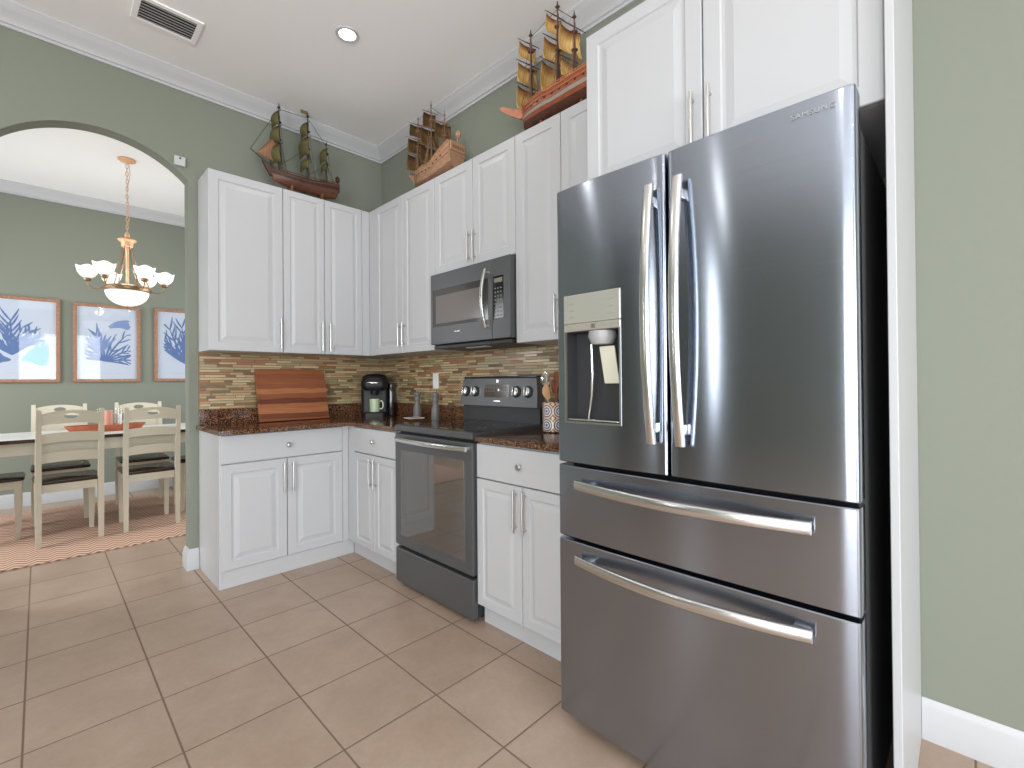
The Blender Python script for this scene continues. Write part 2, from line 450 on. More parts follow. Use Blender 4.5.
# wall cabinets
UB, UT = 1.384, 2.489
GR = 'white wall cabinets'
Pm = backmap(-.264)
c = tag(empty('wall_cabinet', (-1.11, -.12, UB)), 'white wall cabinet with a single wide door beside the arch', 'cabinet', GR)
g = G(); g.box(-1.322, -.8925, -.2435, -.004, UB, UT, .001, 1); build(g, 'cabinet_body', CAB, c)
d = door(c, Pm, -1.322, -.893, UB, UT); bar_handle(d, Pm, -.914, 1.412, 1.608)
c = tag(empty('wall_cabinet', (-.58, -.12, UB)), 'white wall cabinet with two narrow doors on the back wall, below the green-sailed ship', 'cabinet', GR)
g = G(); g.box(-.8915, -.2645, -.2435, -.004, UB, UT, .001, 1); build(g, 'cabinet_body', CAB, c)
g = G(); g.box(-.321, -.2595, -.259, -.2437, UB, UT, .001, 1); build(g, 'filler_strip', CAB, c)
d = door(c, Pm, -.889, -.611, UB, UT); bar_handle(d, Pm, -.637, 1.405, 1.608)
d = door(c, Pm, -.607, -.324, UB, UT); bar_handle(d, Pm, -.581, 1.405, 1.608)
Pm = sidemap(-.264)
c = tag(empty('wall_cabinet', (-.12, -.68, UB)), 'white two-door wall cabinet on the right wall, left of the microwave', 'cabinet', GR)
g = G(); g.box(-.2435, -.004, -1.1015, -.265, UB, UT, .001, 1); build(g, 'cabinet_body', CAB, c)
g = G(); g.box(-.259, -.2437, -.353, -.2595, UB, UT, .001, 1); build(g, 'filler_strip', CAB, c)
d = door(c, Pm, -.728, -.357, UB, UT); bar_handle(d, Pm, -.704, 1.428, 1.592)
d = door(c, Pm, -1.100, -.732, UB, UT); bar_handle(d, Pm, -.756, 1.428, 1.592)
c = tag(empty('wall_cabinet', (-.12, -1.46, 1.86)), 'short white two-door wall cabinet directly above the microwave', 'cabinet', GR)
g = G(); g.box(-.2435, -.004, -1.8205, -1.1025, 1.86, UT, .001, 1); build(g, 'cabinet_body', CAB, c)
d = door(c, Pm, -1.4745, -1.1045, 1.86, UT); bar_handle(d, Pm, -1.452, 1.885, 2.062)
d = door(c, Pm, -1.8195, -1.4785, 1.86, UT); bar_handle(d, Pm, -1.501, 1.885, 2.062)
c = tag(empty('wall_cabinet', (-.12, -2.16, UB)), 'tall white wall cabinet between the microwave and the refrigerator', 'cabinet', GR)
g = G(); g.box(-.2435, -.004, -2.5035, -1.8215, UB, UT, .001, 1); build(g, 'cabinet_body', CAB, c)
d = door(c, Pm, -2.128, -1.8235, UB, UT); bar_handle(d, Pm, -2.105, 1.418, 1.600)
d = door(c, Pm, -2.503, -2.132, UB, UT)
Pm = sidemap(-.578)
c = tag(empty('wall_cabinet', (-.28, -2.95, 1.872)), 'deep white two-door cabinet above the refrigerator', 'cabinet', GR)
g = G(); g.box(-.5575, -.004, -3.3925, -2.5045, 1.872, UT, .001, 1); build(g, 'cabinet_body', CAB, c)
d = door(c, Pm, -2.943, -2.505, 1.872, UT); bar_handle(d, Pm, -2.916, 1.90, 2.09, .006, .024)
d = door(c, Pm, -3.392, -2.947, 1.872, UT); bar_handle(d, Pm, -2.969, 1.90, 2.09, .006, .024)
g = G(); g.box(-.605, -.001, -3.412, -3.394, 0, UT+.03, .0015, 1)
tag(build(g, 'fridge_side_panel', CAB, origin=(-.3, -3.40, 0)), 'tall narrow white panel standing right of the refrigerator', 'panel')

# countertops
def edge_prof(z0, z1, r=.010):
    return None
c = tag(empty('countertop', (-.7, -.3, .888)), 'speckled brown granite countertop filling the corner left of the range', 'countertop', 'granite countertops')
g = G()
poly = [(-1.337, -.002), (-1.337, -.549), (-.566, -.549), (-.566, -1.1195), (-.002, -1.1195), (-.002, -.002)]
g.loft([[Vector((x, y, z)) for x, y in poly] for z in (.8885, .914)])
es = [e for e in g.bm.edges if abs(e.verts[0].co.z-e.verts[1].co.z) < 1e-6 and max(v.co.y for v in e.verts) < -.003 or False]
es = [e for e in es if not (abs(e.verts[0].co.x+.002) < 1e-4 and abs(e.verts[1].co.x+.002) < 1e-4) and not (abs(e.verts[0].co.y+1.1195) < 1e-4 and abs(e.verts[1].co.y+1.1195) < 1e-4)]
bmesh.ops.bevel(g.bm, geom=es, offset=.008, segments=3, profile=.5, affect='EDGES', clamp_overlap=True)
build(g, 'slab', GRANITE, c, smooth=30)
g = G(); g.box(-1.322, -.002, -.020, -.002, .9141, 1.012, .002); g.box(-.020, -.002, -1.1195, -.0202, .9141, 1.012, .002)
build(g, 'upstand', GRANITE, c)
c = tag(empty('countertop', (-.3, -2.16, .888)), 'short speckled granite countertop between the range and the refrigerator', 'countertop', 'granite countertops')
g = G(); g.box(-.566, -.002, -2.495, -1.8225, .8885, .914, .007, 3); build(g, 'slab', GRANITE, c, smooth=30)
g = G(); g.box(-.020, -.002, -2.495, -1.8225, .9141, 1.012, .002); build(g, 'upstand', GRANITE, c)
# mosaic backsplash, L-shaped, with a thin edge strip at its left end
g = G(); g.box(-1.318, -.001, -.010, -.0005, 1.0125, UB-.001); g.box(-.010, -.0005, -1.8, -.0102, 1.0125, UB-.001)
g.box(-.010, -.0005, -1.1196, -1.8224, .915, 1.0125)
g.box(-.010, -.0005, -2.5, -1.8, 1.0125, UB-.001)
b = tag(build(g, 'tile_backsplash', MOSAIC, origin=(-.6, -.01, 1.0125)), 'mosaic backsplash of thin tan, olive and brown strip tiles', 'backsplash')
g = G(); g.box(-1.322, -1.3181, -.012, -.0005, 1.0125, UB-.001); build(g, 'edge_strip', mat('edge_strip_stone', rgb(150, 105, 75), .4), b)

# ------------------------------------------------------------------ refrigerator
FX = -.777
r = tag(empty('refrigerator', (-.40, -2.935, 0)), 'large stainless steel french door refrigerator with two freezer drawers', 'refrigerator')
g = G(); g.box(-.697, -.06, -3.350, -2.520, .045, 1.795, .006); build(g, 'cabinet_body', mat('fridge_side_grey', (.055, .055, .058, 1), .42), r)
for x in (-.62, -.12):
    for y in (-3.29, -2.58):
        g = G(); g.lathe([(.022, 0), (.022, .0445)], (x, y, 0), 12); build(g, 'foot', BLKMAT, r)
g = G(); g.box(-.705, -.6972, -3.345, -2.525, .05, 1.79); build(g, 'gasket', GAP, r)
def bowed_front(y0, y1, z0, z1, bow=.006, xb=-.7055, n=24):
    """door slab with a gently convex front and rounded vertical edges"""
    ym, hw = (y0+y1)/2, (y1-y0)/2
    prof = [(xb, y0)]
    R = .009
    for k in range(5):
        a = k/4*PI/2; prof.append((FX+R-R*math.sin(a), y0+R-R*math.cos(a)))
    for k in range(1, n):
        y = y0+R+(y1-y0-2*R)*k/n; prof.append((FX-bow+bow*((y-ym)/hw)**2, y))
    for k in range(5):
        a = (1-k/4)*PI/2; prof.append((FX+R-R*math.sin(a), y1-R+R*math.cos(a)))
    prof.append((xb, y1))
    g = G(); e = .003
    def ring(s, z):
        out = []
        for x, y in prof: out.append(Vector((x+s if x < xb-.001 else x, y, z)))
        return out
    g.loft([ring(e, z0), ring(0, z0+e), ring(0, z1-e), ring(e, z1)])
    return g
dl = build(bowed_front(-2.9135, -2.513, .905, 1.837), 'door', [STEEL], r, uv=True, smooth=25)
# water and ice dispenser recess
g = G(); g.box(FX-.05, FX+.062, -2.762, -2.556, 1.046, 1.345); cut(dl, g)
def reuv(o):
    me = o.data
    L = me.uv_layers.get('UVMap') or me.uv_layers.new(name='UVMap')
    for p in me.polygons:
        nx, ny, nz = abs(p.normal.x), abs(p.normal.y), abs(p.normal.z)
        for li in p.loop_indices:
            c = me.vertices[me.loops[li].vertex_index].co
            L.data[li].uv = (c.y, c.z) if nx >= max(ny, nz) else ((c.x, c.z) if ny >= nz else (c.y, c.x))
reuv(dl)
FD = FX-.006
def dbox(name, m, *a, bev=0, uv=False):
    g = G(); g.box(*a, bev); return build(g, name, m, dl, uv=uv)
DISPIN = mat('dispenser_lining', (.030, .030, .034, 1), .28)
g = G()
g.box(FD+.060, FD+.0615, -2.7615, -2.5565, 1.0465, 1.3445); g.box(FD+.004, FD+.0599, -2.7615, -2.7600, 1.0465, 1.3445)
g.box(FD+.004, FD+.0599, -2.5580, -2.5565, 1.0465, 1.3445); g.box(FD+.004, FD+.0599, -2.7599, -2.5581, 1.343, 1.3445)
g.box(FD+.004, FD+.0599, -2.7599, -2.5581, 1.0465, 1.048)
build(g, 'dispenser_recess', DISPIN, dl)
dbox('drip_tray', BAR, FD+.002, FD+.058, -2.755, -2.563, 1.0485, 1.054, bev=.002)
FRAMEM = mat('dispenser_trim', (.52, .51, .47, 1), .3, 1)
g = G()
g.box(FD-.002, FD+.006, -2.768, -2.762, 1.040, 1.351); g.box(FD-.002, FD+.006, -2.556, -2.550, 1.040, 1.351); g.box(FD-.002, FD+.006, -2.762, -2.556, 1.040, 1.046)
build(g, 'dispenser_trim', FRAMEM, dl)
g = G(); g.box(FD-.004, FD+.006, -2.768, -2.550, 1.372, 1.468, .002); g.mi = 1
for y in (-2.585, -2.735):
    for z in (1.392, 1.414, 1.437):
        g.box(FD-.0045, FD-.0035, y-.012, y+.012, z-.0012, z+.0012)
        g.box(FD-.0045, FD-.0035, y-.006, y+.006, z+.004, z+.0052)
build(g, 'control_panel', [mat('silver_beige_panel', (.50, .495, .44, 1), .28, .55), mat('grey_print', (.30, .30, .27, 1), .5)], dl)
g = G(); g.box(FD-.003, FD+.006, -2.768, -2.550, 1.3455, 1.371, .002); lp = build(g, 'lower_panel', mat('silver_beige_strip', (.52, .50, .43, 1), .25, .6), dl)
g = G(); g.box(FD-.0036, FD-.0029, -2.676, -2.660, 1.352, 1.366); build(g, 'indicator', mat('indicator_dark', (.12, .11, .10, 1), .4), lp)
# chute, paddles
g = G(); g.lathe([(.044, 1.3425), (.046, 1.325), (.036, 1.300), (.030, 1.298)], (FD+.032, -2.680, 0), 20); build(g, 'ice_chute', mat('chute_grey', (.32, .32, .32, 1), .35), dl, smooth=40)
g = G(); g.tube([(FD+.016, -2.648, 1.30), (FD+.018, -2.650, 1.20), (FD+.028, -2.640, 1.13), (FD+.05, -2.612, 1.056)], .005, 10); build(g, 'water_lever', BAR, dl, smooth=40)
g = G(); g.obox((FD+.034, -2.706, 1.232), (1, 0, .25), (0, 1, 0), (-.25, 0, 1), .004, .028, .062, .003); build(g, 'ice_paddle', mat('ivory_paddle', (.62, .60, .50, 1), .35), dl)
drt = build(bowed_front(-3.358, -2.921, .905, 1.837), 'door', [STEEL], r, uv=True, smooth=25)
# lettering on the right-hand door
def lettering(body, size, m, parent, origin, right, up, extr=.0006, name='lettering', spacing=1.0):
    cu = bpy.data.curves.new(name, 'FONT'); cu.body = body; cu.size = size; cu.extrude = extr; cu.align_x = 'CENTER'; cu.align_y = 'CENTER'; cu.space_character = spacing
    t = bpy.data.objects.new(name+'_curve', cu); COL.objects.link(t)
    bpy.context.view_layer.update()
    me = bpy.data.meshes.new_from_object(t.evaluated_get(bpy.context.evaluated_depsgraph_get()))
    bpy.data.objects.remove(t); bpy.data.curves.remove(cu)
    R, U = Vector(right), Vector(up); N = R.cross(U)
    o = bpy.data.objects.new(name, me); COL.objects.link(o)
    me.transform(Matrix(((R.x, U.x, N.x, 0), (R.y, U.y, N.y, 0), (R.z, U.z, N.z, 0), (0, 0, 0, 1))))
    me.transform(Matrix.Translation(Vector(origin)-worg(parent)))
    me.materials.append(m); o.parent = parent; WORLD[o.name] = worg(parent); return o
lettering('SAMSUNG', .0165, mat('light_grey_print', (.33, .33, .34, 1), .5), drt, (FX-.0044, -3.279, 1.802), Vector((.034, -1, 0)).normalized(), (0, 0, 1), .0022, spacing=1.25)
def bowed_bar(pts_ends, bowv, along, width_ax, wid, thk_ax, thk, n=20):
    """flat bar from a to b bowing outwards along bowv, posts at both ends"""
    a, b = Vector(pts_ends[0]), Vector(pts_ends[1]); bv = Vector(bowv); wa = Vector(width_ax); ta = Vector(thk_ax)
    g = G(); rings = []
    for i in range(n+1):
        t = i/n; c = a.lerp(b, t)+bv*(1-(2*t-1)**2)
        ring = []
        for k in range(12):
            an = 2*PI*k/12; cx, sx = math.cos(an), math.sin(an)
            ring.append(c+wa*(wid*math.copysign(abs(cx)**.6, cx))+ta*(thk*math.copysign(abs(sx)**.6, sx)))
        rings.append(ring)
    g.loft(rings); return g
for dr_, y in ((dl, -2.878), (drt, -2.964)):
    g = bowed_bar(((FX-.028, y, 1.745), (FX-.028, y, .998)), (-.034, 0, 0), None, (0, 1, 0), .0140, (1, 0, 0), .008)
    for z in (1.70, 1.043):
        g.box(FX-.036, FX+.004, y-.008, y+.008, z-.014, z+.014, .002)
    build(g, 'handle', BAR, dr_, smooth=50)
for z0, z1, hz in ((.652, .893, .838), (.045, .640, .590)):
    dw = build(bowed_front(-3.358, -2.513, z0, z1, .008), 'drawer', [STEEL], r, uv=True, smooth=25)
    g = bowed_bar(((FX-.024, -2.602, hz), (FX-.024, -3.270, hz)), (-.045, 0, 0), None, (0, 0, 1), .0160, (1, 0, 0), .008)
    for y in (-2.640, -3.245): g.box(FX-.034, FX+.006, y-.018, y+.018, hz-.008, hz+.008, .002)
    build(g, 'handle', BAR, dw, smooth=50)
for y in (-3.34, -2.57):
    g = G(); g.box(-.695, -.60, y, y+.04, 1.7955, 1.822, .004); build(g, 'hinge_cover', DKPLASTIC, r)

# ------------------------------------------------------------------ electric range
r = tag(empty('range', (-.30, -1.47, 0)), 'black stainless freestanding electric range with glass oven door', 'range')
ya, yb = -1.8195, -1.1225
g = G(); g.box(-.535, -.022, ya, yb, .03, .898, .002, 1); build(g, 'cabinet_body', BLKMAT, r)
for x in (-.48, -.08):
    for y in (ya+.05, yb-.05):
        g = G(); g.lathe([(.018, 0), (.018, .0295)], (x, y, 0), 12); build(g, 'foot', BLKMAT, r)
g = G(); g.box(-.5735, -.537, ya+.002, yb-.002, .022, .217, .006); build(g, 'drawer', SLATE, r, uv=True)
g = G()
g.box(-.5735, -.537, ya+.002, yb-.002, .236, .882, .005)
dd = build(g, 'oven_door', SLATE, r, uv=True)
g = G(); g.box(-.5752, -.5730, -1.757, -1.186, .298, .790, .001, 1); build(g, 'window', OVENGLASS, dd)
g = bowed_bar(((-.597, -1.166, .852), (-.597, -1.797, .852)), (-.022, 0, 0), None, (0, 0, 1), .013, (1, 0, 0), .008)
for y in (-1.185, -1.778): g.box(-.600, -.570, y-.012, y+.012, .842, .862, .002)
build(g, 'handle', BAR, dd, smooth=50)
g = G(); g.box(-.576, -.045, ya, yb, .8985, .931, .004); ct = build(g, 'cooktop_frame', SLATE, r, uv=True)
g = G(); g.box(-.548, -.062, ya+.014, yb-.014, .930, .9335, .001, 1); ck = build(g, 'cooktop_glass', GLASSBLK, ct)
BRING = mat('burner_grey', (.12, .12, .12, 1), .3)
for x, y, rr in ((-.42, -1.30, .095), (-.42, -1.64, .075), (-.19, -1.30, .075), (-.19, -1.64, .095)):
    for q in (rr, rr*.62):
        g = G(); n = 40
        g.loft([[Vector((x+(q+dq)*math.cos(2*PI*k/n), y+(q+dq)*math.sin(2*PI*k/n), .9337)) for k in range(n)] for dq in (-.0012, .0012)], cap=False)
        build(g, 'burner_ring', BRING, ck)
g = G(); g.box(-.060, -.014, ya+.012, yb-.012, .9315, 1.028, .003); build(g, 'riser', mat('riser_dark_steel', (.045, .046, .048, 1), .35, .5), r, uv=True)
# slanted control head: trapezoid in front view
g = G()
def head(y0, y1, x, z): return [Vector((x, y0, z)), Vector((-.013, y0, z)), Vector((-.013, y1, z)), Vector((x, y1, z))]
g.loft([head(ya+.010, yb-.006, -.086, 1.029), head(ya+.014, yb-.016, -.078, 1.110), head(ya+.030, yb-.024, -.066, 1.198), head(ya+.036, yb-.030, -.058, 1.204)])
hd = build(g, 'control_head', SLATE, r, uv=True)
g = G(); g.box(-.061, -.013, ya+.032, yb-.026, 1.2045, 1.212, .002); build(g, 'top_edge', BLACK, hd)
def hx(z): return -.078+(z-1.110)*(.012/.088)
nv = Vector((-1, 0, .136)).normalized()
uvz = Vector((.136, 0, 1)).normalized()
g = G(); g.obox((hx(1.122)-.0006, -1.474, 1.122), nv, (0, 1, 0), uvz, .0012, .108, .040); dsp = build(g, 'display', mat('display_brown_glass', (.075, .058, .045, 1), .1, spec=.8), hd)
g = G()
random.seed(3)
for i in range(9):
    for j in range(3):
        if j == 1 and 3 < i < 6: continue
        g.obox((hx(1.122)-.0022, -1.474+.092-.023*i, 1.098+j*.022), nv, (0, 1, 0), uvz, .0006, .006, .0022)
build(g, 'touch_key', mat('key_print', (.24, .20, .17, 1), .5), dsp)
g = G(); g.obox((hx(1.13)-.0022, -1.490, 1.128), nv, (0, 1, 0), uvz, .0006, .006, .006); build(g, 'clock_digit', mat('lit_digits', (.8, .8, .8, 1), .5, emit=(1, 1, 1, 1), estr=.7), dsp)
g = G(); g.obox((hx(1.06)-.0015, -1.484, 1.060), nv, (0, 1, 0), uvz, .001, .030, .0035); build(g, 'badge', BAR, hd)
g = G(); g.obox((hx(1.182)-.0012, -1.474, 1.182), nv, (0, 1, 0), uvz, .001, .010, .009); build(g, 'badge', BAR, hd)
for y in (-1.186, -1.276, -1.642, -1.735):
    c0 = Vector((hx(1.118), y, 1.118)); n = 20
    g = G()
    g.loft([[c0+nv*h+Vector((0, 1, 0))*(rr*math.cos(2*PI*k/n))+uvz*(rr*math.sin(2*PI*k/n)) for k in range(n)] for rr, h in ((.034, .0005), (.034, .006), (.031, .008))])
    kb = build(g, 'knob', BLKMAT, hd, smooth=40)
    g = G()
    g.loft([[c0+nv*h+Vector((0, 1, 0))*(rr*math.cos(2*PI*k/n))+uvz*(rr*math.sin(2*PI*k/n)) for k in range(n)] for rr, h in ((.029, .0085), (.027, .020), (.023, .022))])
    g.obox(c0+nv*.028, nv, (0, 1, 0), uvz, .010, .006, .026, .002)
    build(g, 'grip', BAR, kb, smooth=40)

# ------------------------------------------------------------------ over-the-range microwave
m_ = tag(empty('microwave', (-.15, -1.465, 1.405)), 'black stainless over-the-range microwave mounted above the range', 'microwave')
MX = -.304
g = G(); g.box(-.262, -.004, -1.8195, -1.1035, 1.408, 1.8575, .002, 1); build(g, 'cabinet_body', BLKMAT, m_)
g = G(); g.box(MX, -.2625, -1.680, -1.1120, 1.412, 1.852, .004); md_ = build(g, 'door', SLATE, m_, uv=True)
g = G(); g.box(MX-.0015, MX+.002, -1.650, -1.136, 1.522, 1.752, .0005, 1); wn_ = build(g, 'window_surround', mat('microwave_glass', (.05, .046, .043, 1), .10, spec=.8), md_)
g = G(); g.box(MX-.0025, MX-.0016, -1.600, -1.170, 1.540, 1.712); build(g, 'window', mat('microwave_mesh_window', (.14, .125, .115, 1), .16, spec=.8), wn_)
g = G(); g.box(MX, -.2625, -1.8190, -1.6815, 1.412, 1.852, .004); cp = build(g, 'control_panel', SLATE, m_, uv=True)
g = G(); g.box(MX-.0012, MX+.002, -1.770, -1.690, 1.522, 1.752, .0005, 1); kp = build(g, 'keypad', BLACK, cp)
g = G()
for i in range(3):
    for j in range(8):
        g.box(MX-.0018, MX-.0012, -1.706-.022*i-.006, -1.706-.022*i+.006, 1.538+.021*j-.004, 1.538+.021*j+.004)
build(g, 'touch_key', mat('keypad_print', (.16, .16, .15, 1), .5), kp)
g = G(); g.box(MX-.0018, MX-.0012, -1.762, -1.700, 1.716, 1.740); build(g, 'display', mat('microwave_display', (.20, .19, .16, 1), .25), kp)
g = bowed_bar(((MX-.020, -1.646, 1.800), (MX-.020, -1.646, 1.474)), (-.030, 0, 0), None, (0, 1, 0), .0105, (1, 0, 0), .007)
for z in (1.785, 1.489): g.box(MX-.024, MX+.002, -1.653, -1.639, z-.010, z+.010, .002)
build(g, 'handle', BAR, md_, smooth=50)
g = G(); g.box(MX-.001, MX+.001, -1.405, -1.350, 1.478, 1.4835); build(g, 'badge', BAR, md_)
g = G(); g.box(-.285, -.02, -1.812, -1.120, 1.386, 1.4075, .004); bt = build(g, 'vent_base', DKPLASTIC, m_)
g = G(); g.box(-.24, -.20, -1.56, -1.38, 1.3835, 1.3858); build(g, 'lamp_lens', mat('frosted_lens', (.75, .75, .75, 1), .4), bt)

# ------------------------------------------------------------------ things on the counters
# cutting board leaning on the backsplash
def board_mat():
    m = mat('striped_acacia_wood', rough=.42, spec=.35); t = NT(m)
    p = t.objc(); s = t.sep(p)
    wob = t.noise(t.mapv(p, (5, 5, 9)), 1.0, 3)
    z = t.math('ADD', t.math('MULTIPLY', s[2], 29.0), t.math('MULTIPLY', wob, .9))
    w1 = t.n('ShaderNodeTexWhiteNoise', noise_dimensions='1D'); t.l(t.math('FLOOR', z), w1.inputs['W'])
    fine = t.noise(t.mapv(p, (6, 6, 160)), 1.0, 4)
    f = t.math('ADD', t.math('MULTIPLY', w1.outputs['Value'], .62), t.math('MULTIPLY', fine, .40))
    c = t.ramp(f, [(.12, rgb(88, 46, 30)), (.40, rgb(118, 66, 42)), (.62, rgb(138, 82, 52)), (.82, rgb(166, 108, 70)), (.98, rgb(200, 148, 102))])
    t.color(c); return m
BW = board_mat()
g = G()
lo, hi = Vector((-.7925, -.128, .9190)), Vector((-.7475, -.030, 1.279))
up = (hi-lo).normalized(); up = Vector((0, up.y, up.z)).normalized(); nrm = Vector((0, -up.z, up.y))
hw, hh = .240, .187
cc = Vector((-.760, (lo.y+hi.y)/2, (lo.z+hi.z)/2))
n_out = nrm if nrm.y < 0 else -nrm
def bpt(a, b, n): return cc+Vector((1, 0, 0))*a+up*b+n_out*n
g.rings_panel(bpt, -hw, hw, -hh, hh, [(.002, -.016), (0, -.014), (0, -.002), (.002, 0), (.014, 0), (.0155, -.002), (.0185, -.002), (.020, 0)])
bo = tag(build(g, 'cutting_board', BW, origin=(-.76, -.10, .9145)), 'large striped wooden cutting board leaning against the backsplash', 'cutting board')

# single-cup coffee maker in the corner, turned to face the room
k = tag(empty('coffee_maker', (0, 0, 0)), 'black single-cup coffee maker standing in the counter corner', 'coffee maker')
BP = mat('coffee_maker_black', (.010, .010, .011, 1), .42, spec=.3)
def rr_ring(hx, hy, r_, z, cx=0, cy=0, n=6):
    out = []
    for sx, sy, a0 in ((1, 1, 0), (-1, 1, PI/2), (-1, -1, PI), (1, -1, 1.5*PI)):
        for i in range(n):
            a = a0+PI/2*i/(n-1); out.append(Vector((cx+sx*(hx-r_)+r_*math.cos(a), cy+sy*(hy-r_)+r_*math.sin(a), z)))
    return out
# local: front is -y
g = G(); g.loft([rr_ring(.105, .075, .03, 0, 0, .045), rr_ring(.105, .075, .03, .26, 0, .045), rr_ring(.098, .070, .03, .285, 0, .045)]); build(g, 'housing', BP, k, smooth=40)
g = G(); g.loft([rr_ring(.085, .062, .03, 0, 0, -.085), rr_ring(.085, .062, .03, .030, 0, -.085), rr_ring(.080, .058, .03, .034, 0, -.085)]); db = build(g, 'drip_base', BP, k, smooth=40)
g = G(); g.box(-.06, .06, -.135, -.035, .0345, .0375, .001, 1); build(g, 'drip_grate', DKPLASTIC, db)
g = G(); g.loft([rr_ring(.070, .060, .04, .205, 0, -.075), rr_ring(.098, .085, .05, .225, 0, -.062), rr_ring(.100, .088, .05, .270, 0, -.058), rr_ring(.090, .078, .05, .312, 0, -.045), rr_ring(.060, .050, .04, .330, 0, -.030), rr_ring(.02, .02, .015, .334, 0, -.025)])
hdk = build(g, 'brew_head', BP, k, smooth=50)
g = G(); pts = [(.101*math.sin(a)*1.0, -.058-.092*math.cos(a), .268-.006*math.cos(a)) for a in [(-1.2+2.4*i/14) for i in range(15)]]
g.tube(pts, .0085, 8); build(g, 'silver_handle', BAR, hdk, smooth=50)
g = G(); g.lathe([(.028, .170), (.034, .205)], (0, -.085, 0), 16); build(g, 'nozzle', BP, hdk, smooth=40)
g = G(); g.box(.106, .142, -.06, .05, .0, .26, .012); build(g, 'water_tank', mat('smoky_tank', (.03, .03, .035, 1), .08, spec=.8), k, smooth=40)
k.location = (-.178, -.188, .9142); k.rotation_euler = (0, 0, math.radians(-32))
# mug on the drip tray
g = G()
mx = Vector((-.178, -.188, 0))+Vector((math.sin(math.radians(-32))*.085, -math.cos(math.radians(-32))*.085, 0))
g.lathe([(.034, .953), (.037, .955), (.039, 1.052), (.037, 1.053), (.035, 1.050), (.033, .960)], (mx.x, mx.y, 0), 28)
mug = tag(build(g, 'mug', mat('sage_green_ceramic', rgb(176, 196, 160), .3), smooth=40, origin=(mx.x, mx.y, .953)), 'pale green ceramic mug on the coffee maker tray', 'mug')
g = G(); hd_ = Vector((.75, -.66, 0)).normalized()
g.tube([Vector((mx.x, mx.y, z))+hd_*d for d, z in ((.037, 1.035), (.055, 1.036), (.064, 1.020), (.064, .992), (.054, .976), (.037, .976))], .0048, 8); build(g, 'handle', mat('mug_handle_cream', rgb(214, 220, 196), .3), mug, smooth=50)

# pepper and salt mills
MILL = mat('grey_washed_wood', (.15, .148, .145, 1), .4)
def mill(x, y, label, h=.196):
    t = tag(empty('pepper_mill', (x, y, .9145)), label, 'pepper mill', 'pepper and salt mills')
    g = G(); g.lathe([(.031, 0), (.032, .006), (.030, .045), (.031, .060), (.027, .082), (.020, .104), (.0185, .122), (.022, .132), (.022, .137)], (x, y, .9145), 20); build(g, 'body', MILL, t, smooth=40)
    g = G(); g.lathe([(.021, .1375), (.022, .145), (.018, .152), (.0175, .158), (.024, .170), (.025, .182), (.018, h-.004), (.006, h)], (x, y, .9145), 20); build(g, 'head', MILL, t, smooth=40)
    g = G(); g.lathe([(.004, h), (.006, h+.003), (.005, h+.008), (.002, h+.010)], (x, y, .9145), 12); build(g, 'knob', NICKEL, t, smooth=40)
mill(-.100, -.655, 'grey turned wood mill behind the white dish, nearer the coffee maker')
mill(-.105, -.885, 'grey turned wood mill standing closest to the range')
# small rectangular white-rimmed dish
t = tag(empty('spoon_rest', (-.215, -.785, .9145)), 'small glossy rectangular dish with white rim, left of the range', 'dish')
g = G()
def dsh(hx, hy, z): return [Vector((-.215+a*hx*.55+b*hy*.1, -.785+b*hy*.62-a*hx*.1, .9145+z)) for a, b in ((-1, -1), (1, -1), (1, 1), (-1, 1))]
g.loft([dsh(.07, .07, 0), dsh(.092, .085, .016), dsh(.088, .081, .016), dsh(.066, .066, .003)]); build(g, 'tray', mat('dish_brown_glaze', rgb(112, 76, 55), .12), t)
g = G(); 
ra = dsh(.093, .086, .0168)
for i in range(4): g.tube([ra[i], ra[(i+1) % 4]], .0024, 6)
build(g, 'rim', mat('white_glaze', (.8, .8, .78, 1), .2), t)
# wall plates
def outlet(x, y, z, facing, label, m, slots, bh=.057):
    t = tag(empty('outlet_plate', (x, y, z)), label, 'outlet')
    g = G(); g.box(-.0185, -.0102, y-.033, y+.033, z-bh, z+bh, .002); build(g, 'cover_plate', m, t)
    g = G(); g.box(-.0200, -.0186, y-.017, y+.017, z-bh*.62, z+bh*.62, .0005, 1); ins = build(g, 'switch' if not slots else 'receptacle', m, t)
    if slots:
        g = G()
        for dz in (-.02, .02):
            for dy in (-.006, .006): g.box(-.0206, -.0199, y+dy-.0012, y+dy+.0012, z+dz-.004, z+dz+.004)
        build(g, 'slot', BLKMAT, ins)
outlet(0, -.767, 1.187, 'x', 'white switch plate on the backsplash left of the range', mat('white_plastic', (.78, .77, .74, 1), .35), False)
outlet(0, -.215, 1.086, 'x', 'stone-coloured outlet plate on the backsplash right of the coffee maker', mat('beige_stone_plate', rgb(150, 142, 122), .4), True)

# utensil crock with blue medallion pattern
def crock_mat():
    m = mat('medallion_ceramic', rough=.25); t = NT(m)
    s = t.sep(t.objc())
    ang = t.math('ARCTAN2', s[1], s[0])
    u = t.math('MULTIPLY', ang, 5/(2*PI)); v = t.math('MULTIPLY', s[2], 5/(2*PI*.058))
    rowo = t.math('MULTIPLY', t.math('MODULO', t.math('FLOOR', v), 2.0), .0)
    fu = t.math('SUBTRACT', t.math('FRACT', t.math('ADD', u, rowo)), .5); fv = t.math('SUBTRACT', t.math('FRACT', v), .5)
    d = t.math('SQRT', t.math('ADD', t.math('MULTIPLY', fu, fu), t.math('MULTIPLY', fv, fv)))
    c = t.ramp(d, [(0, rgb(58, 66, 116)), (.10, rgb(222, 214, 206)), (.18, rgb(66, 72, 116)), (.27, rgb(218, 208, 198)), (.36, rgb(70, 68, 92)), (.44, rgb(212, 190, 168)), (.52, rgb(120, 74, 62)), (.60, rgb(206, 176, 146))], True)
    t.color(c); return m
cx, cy, cr = -.135, -1.968, .058
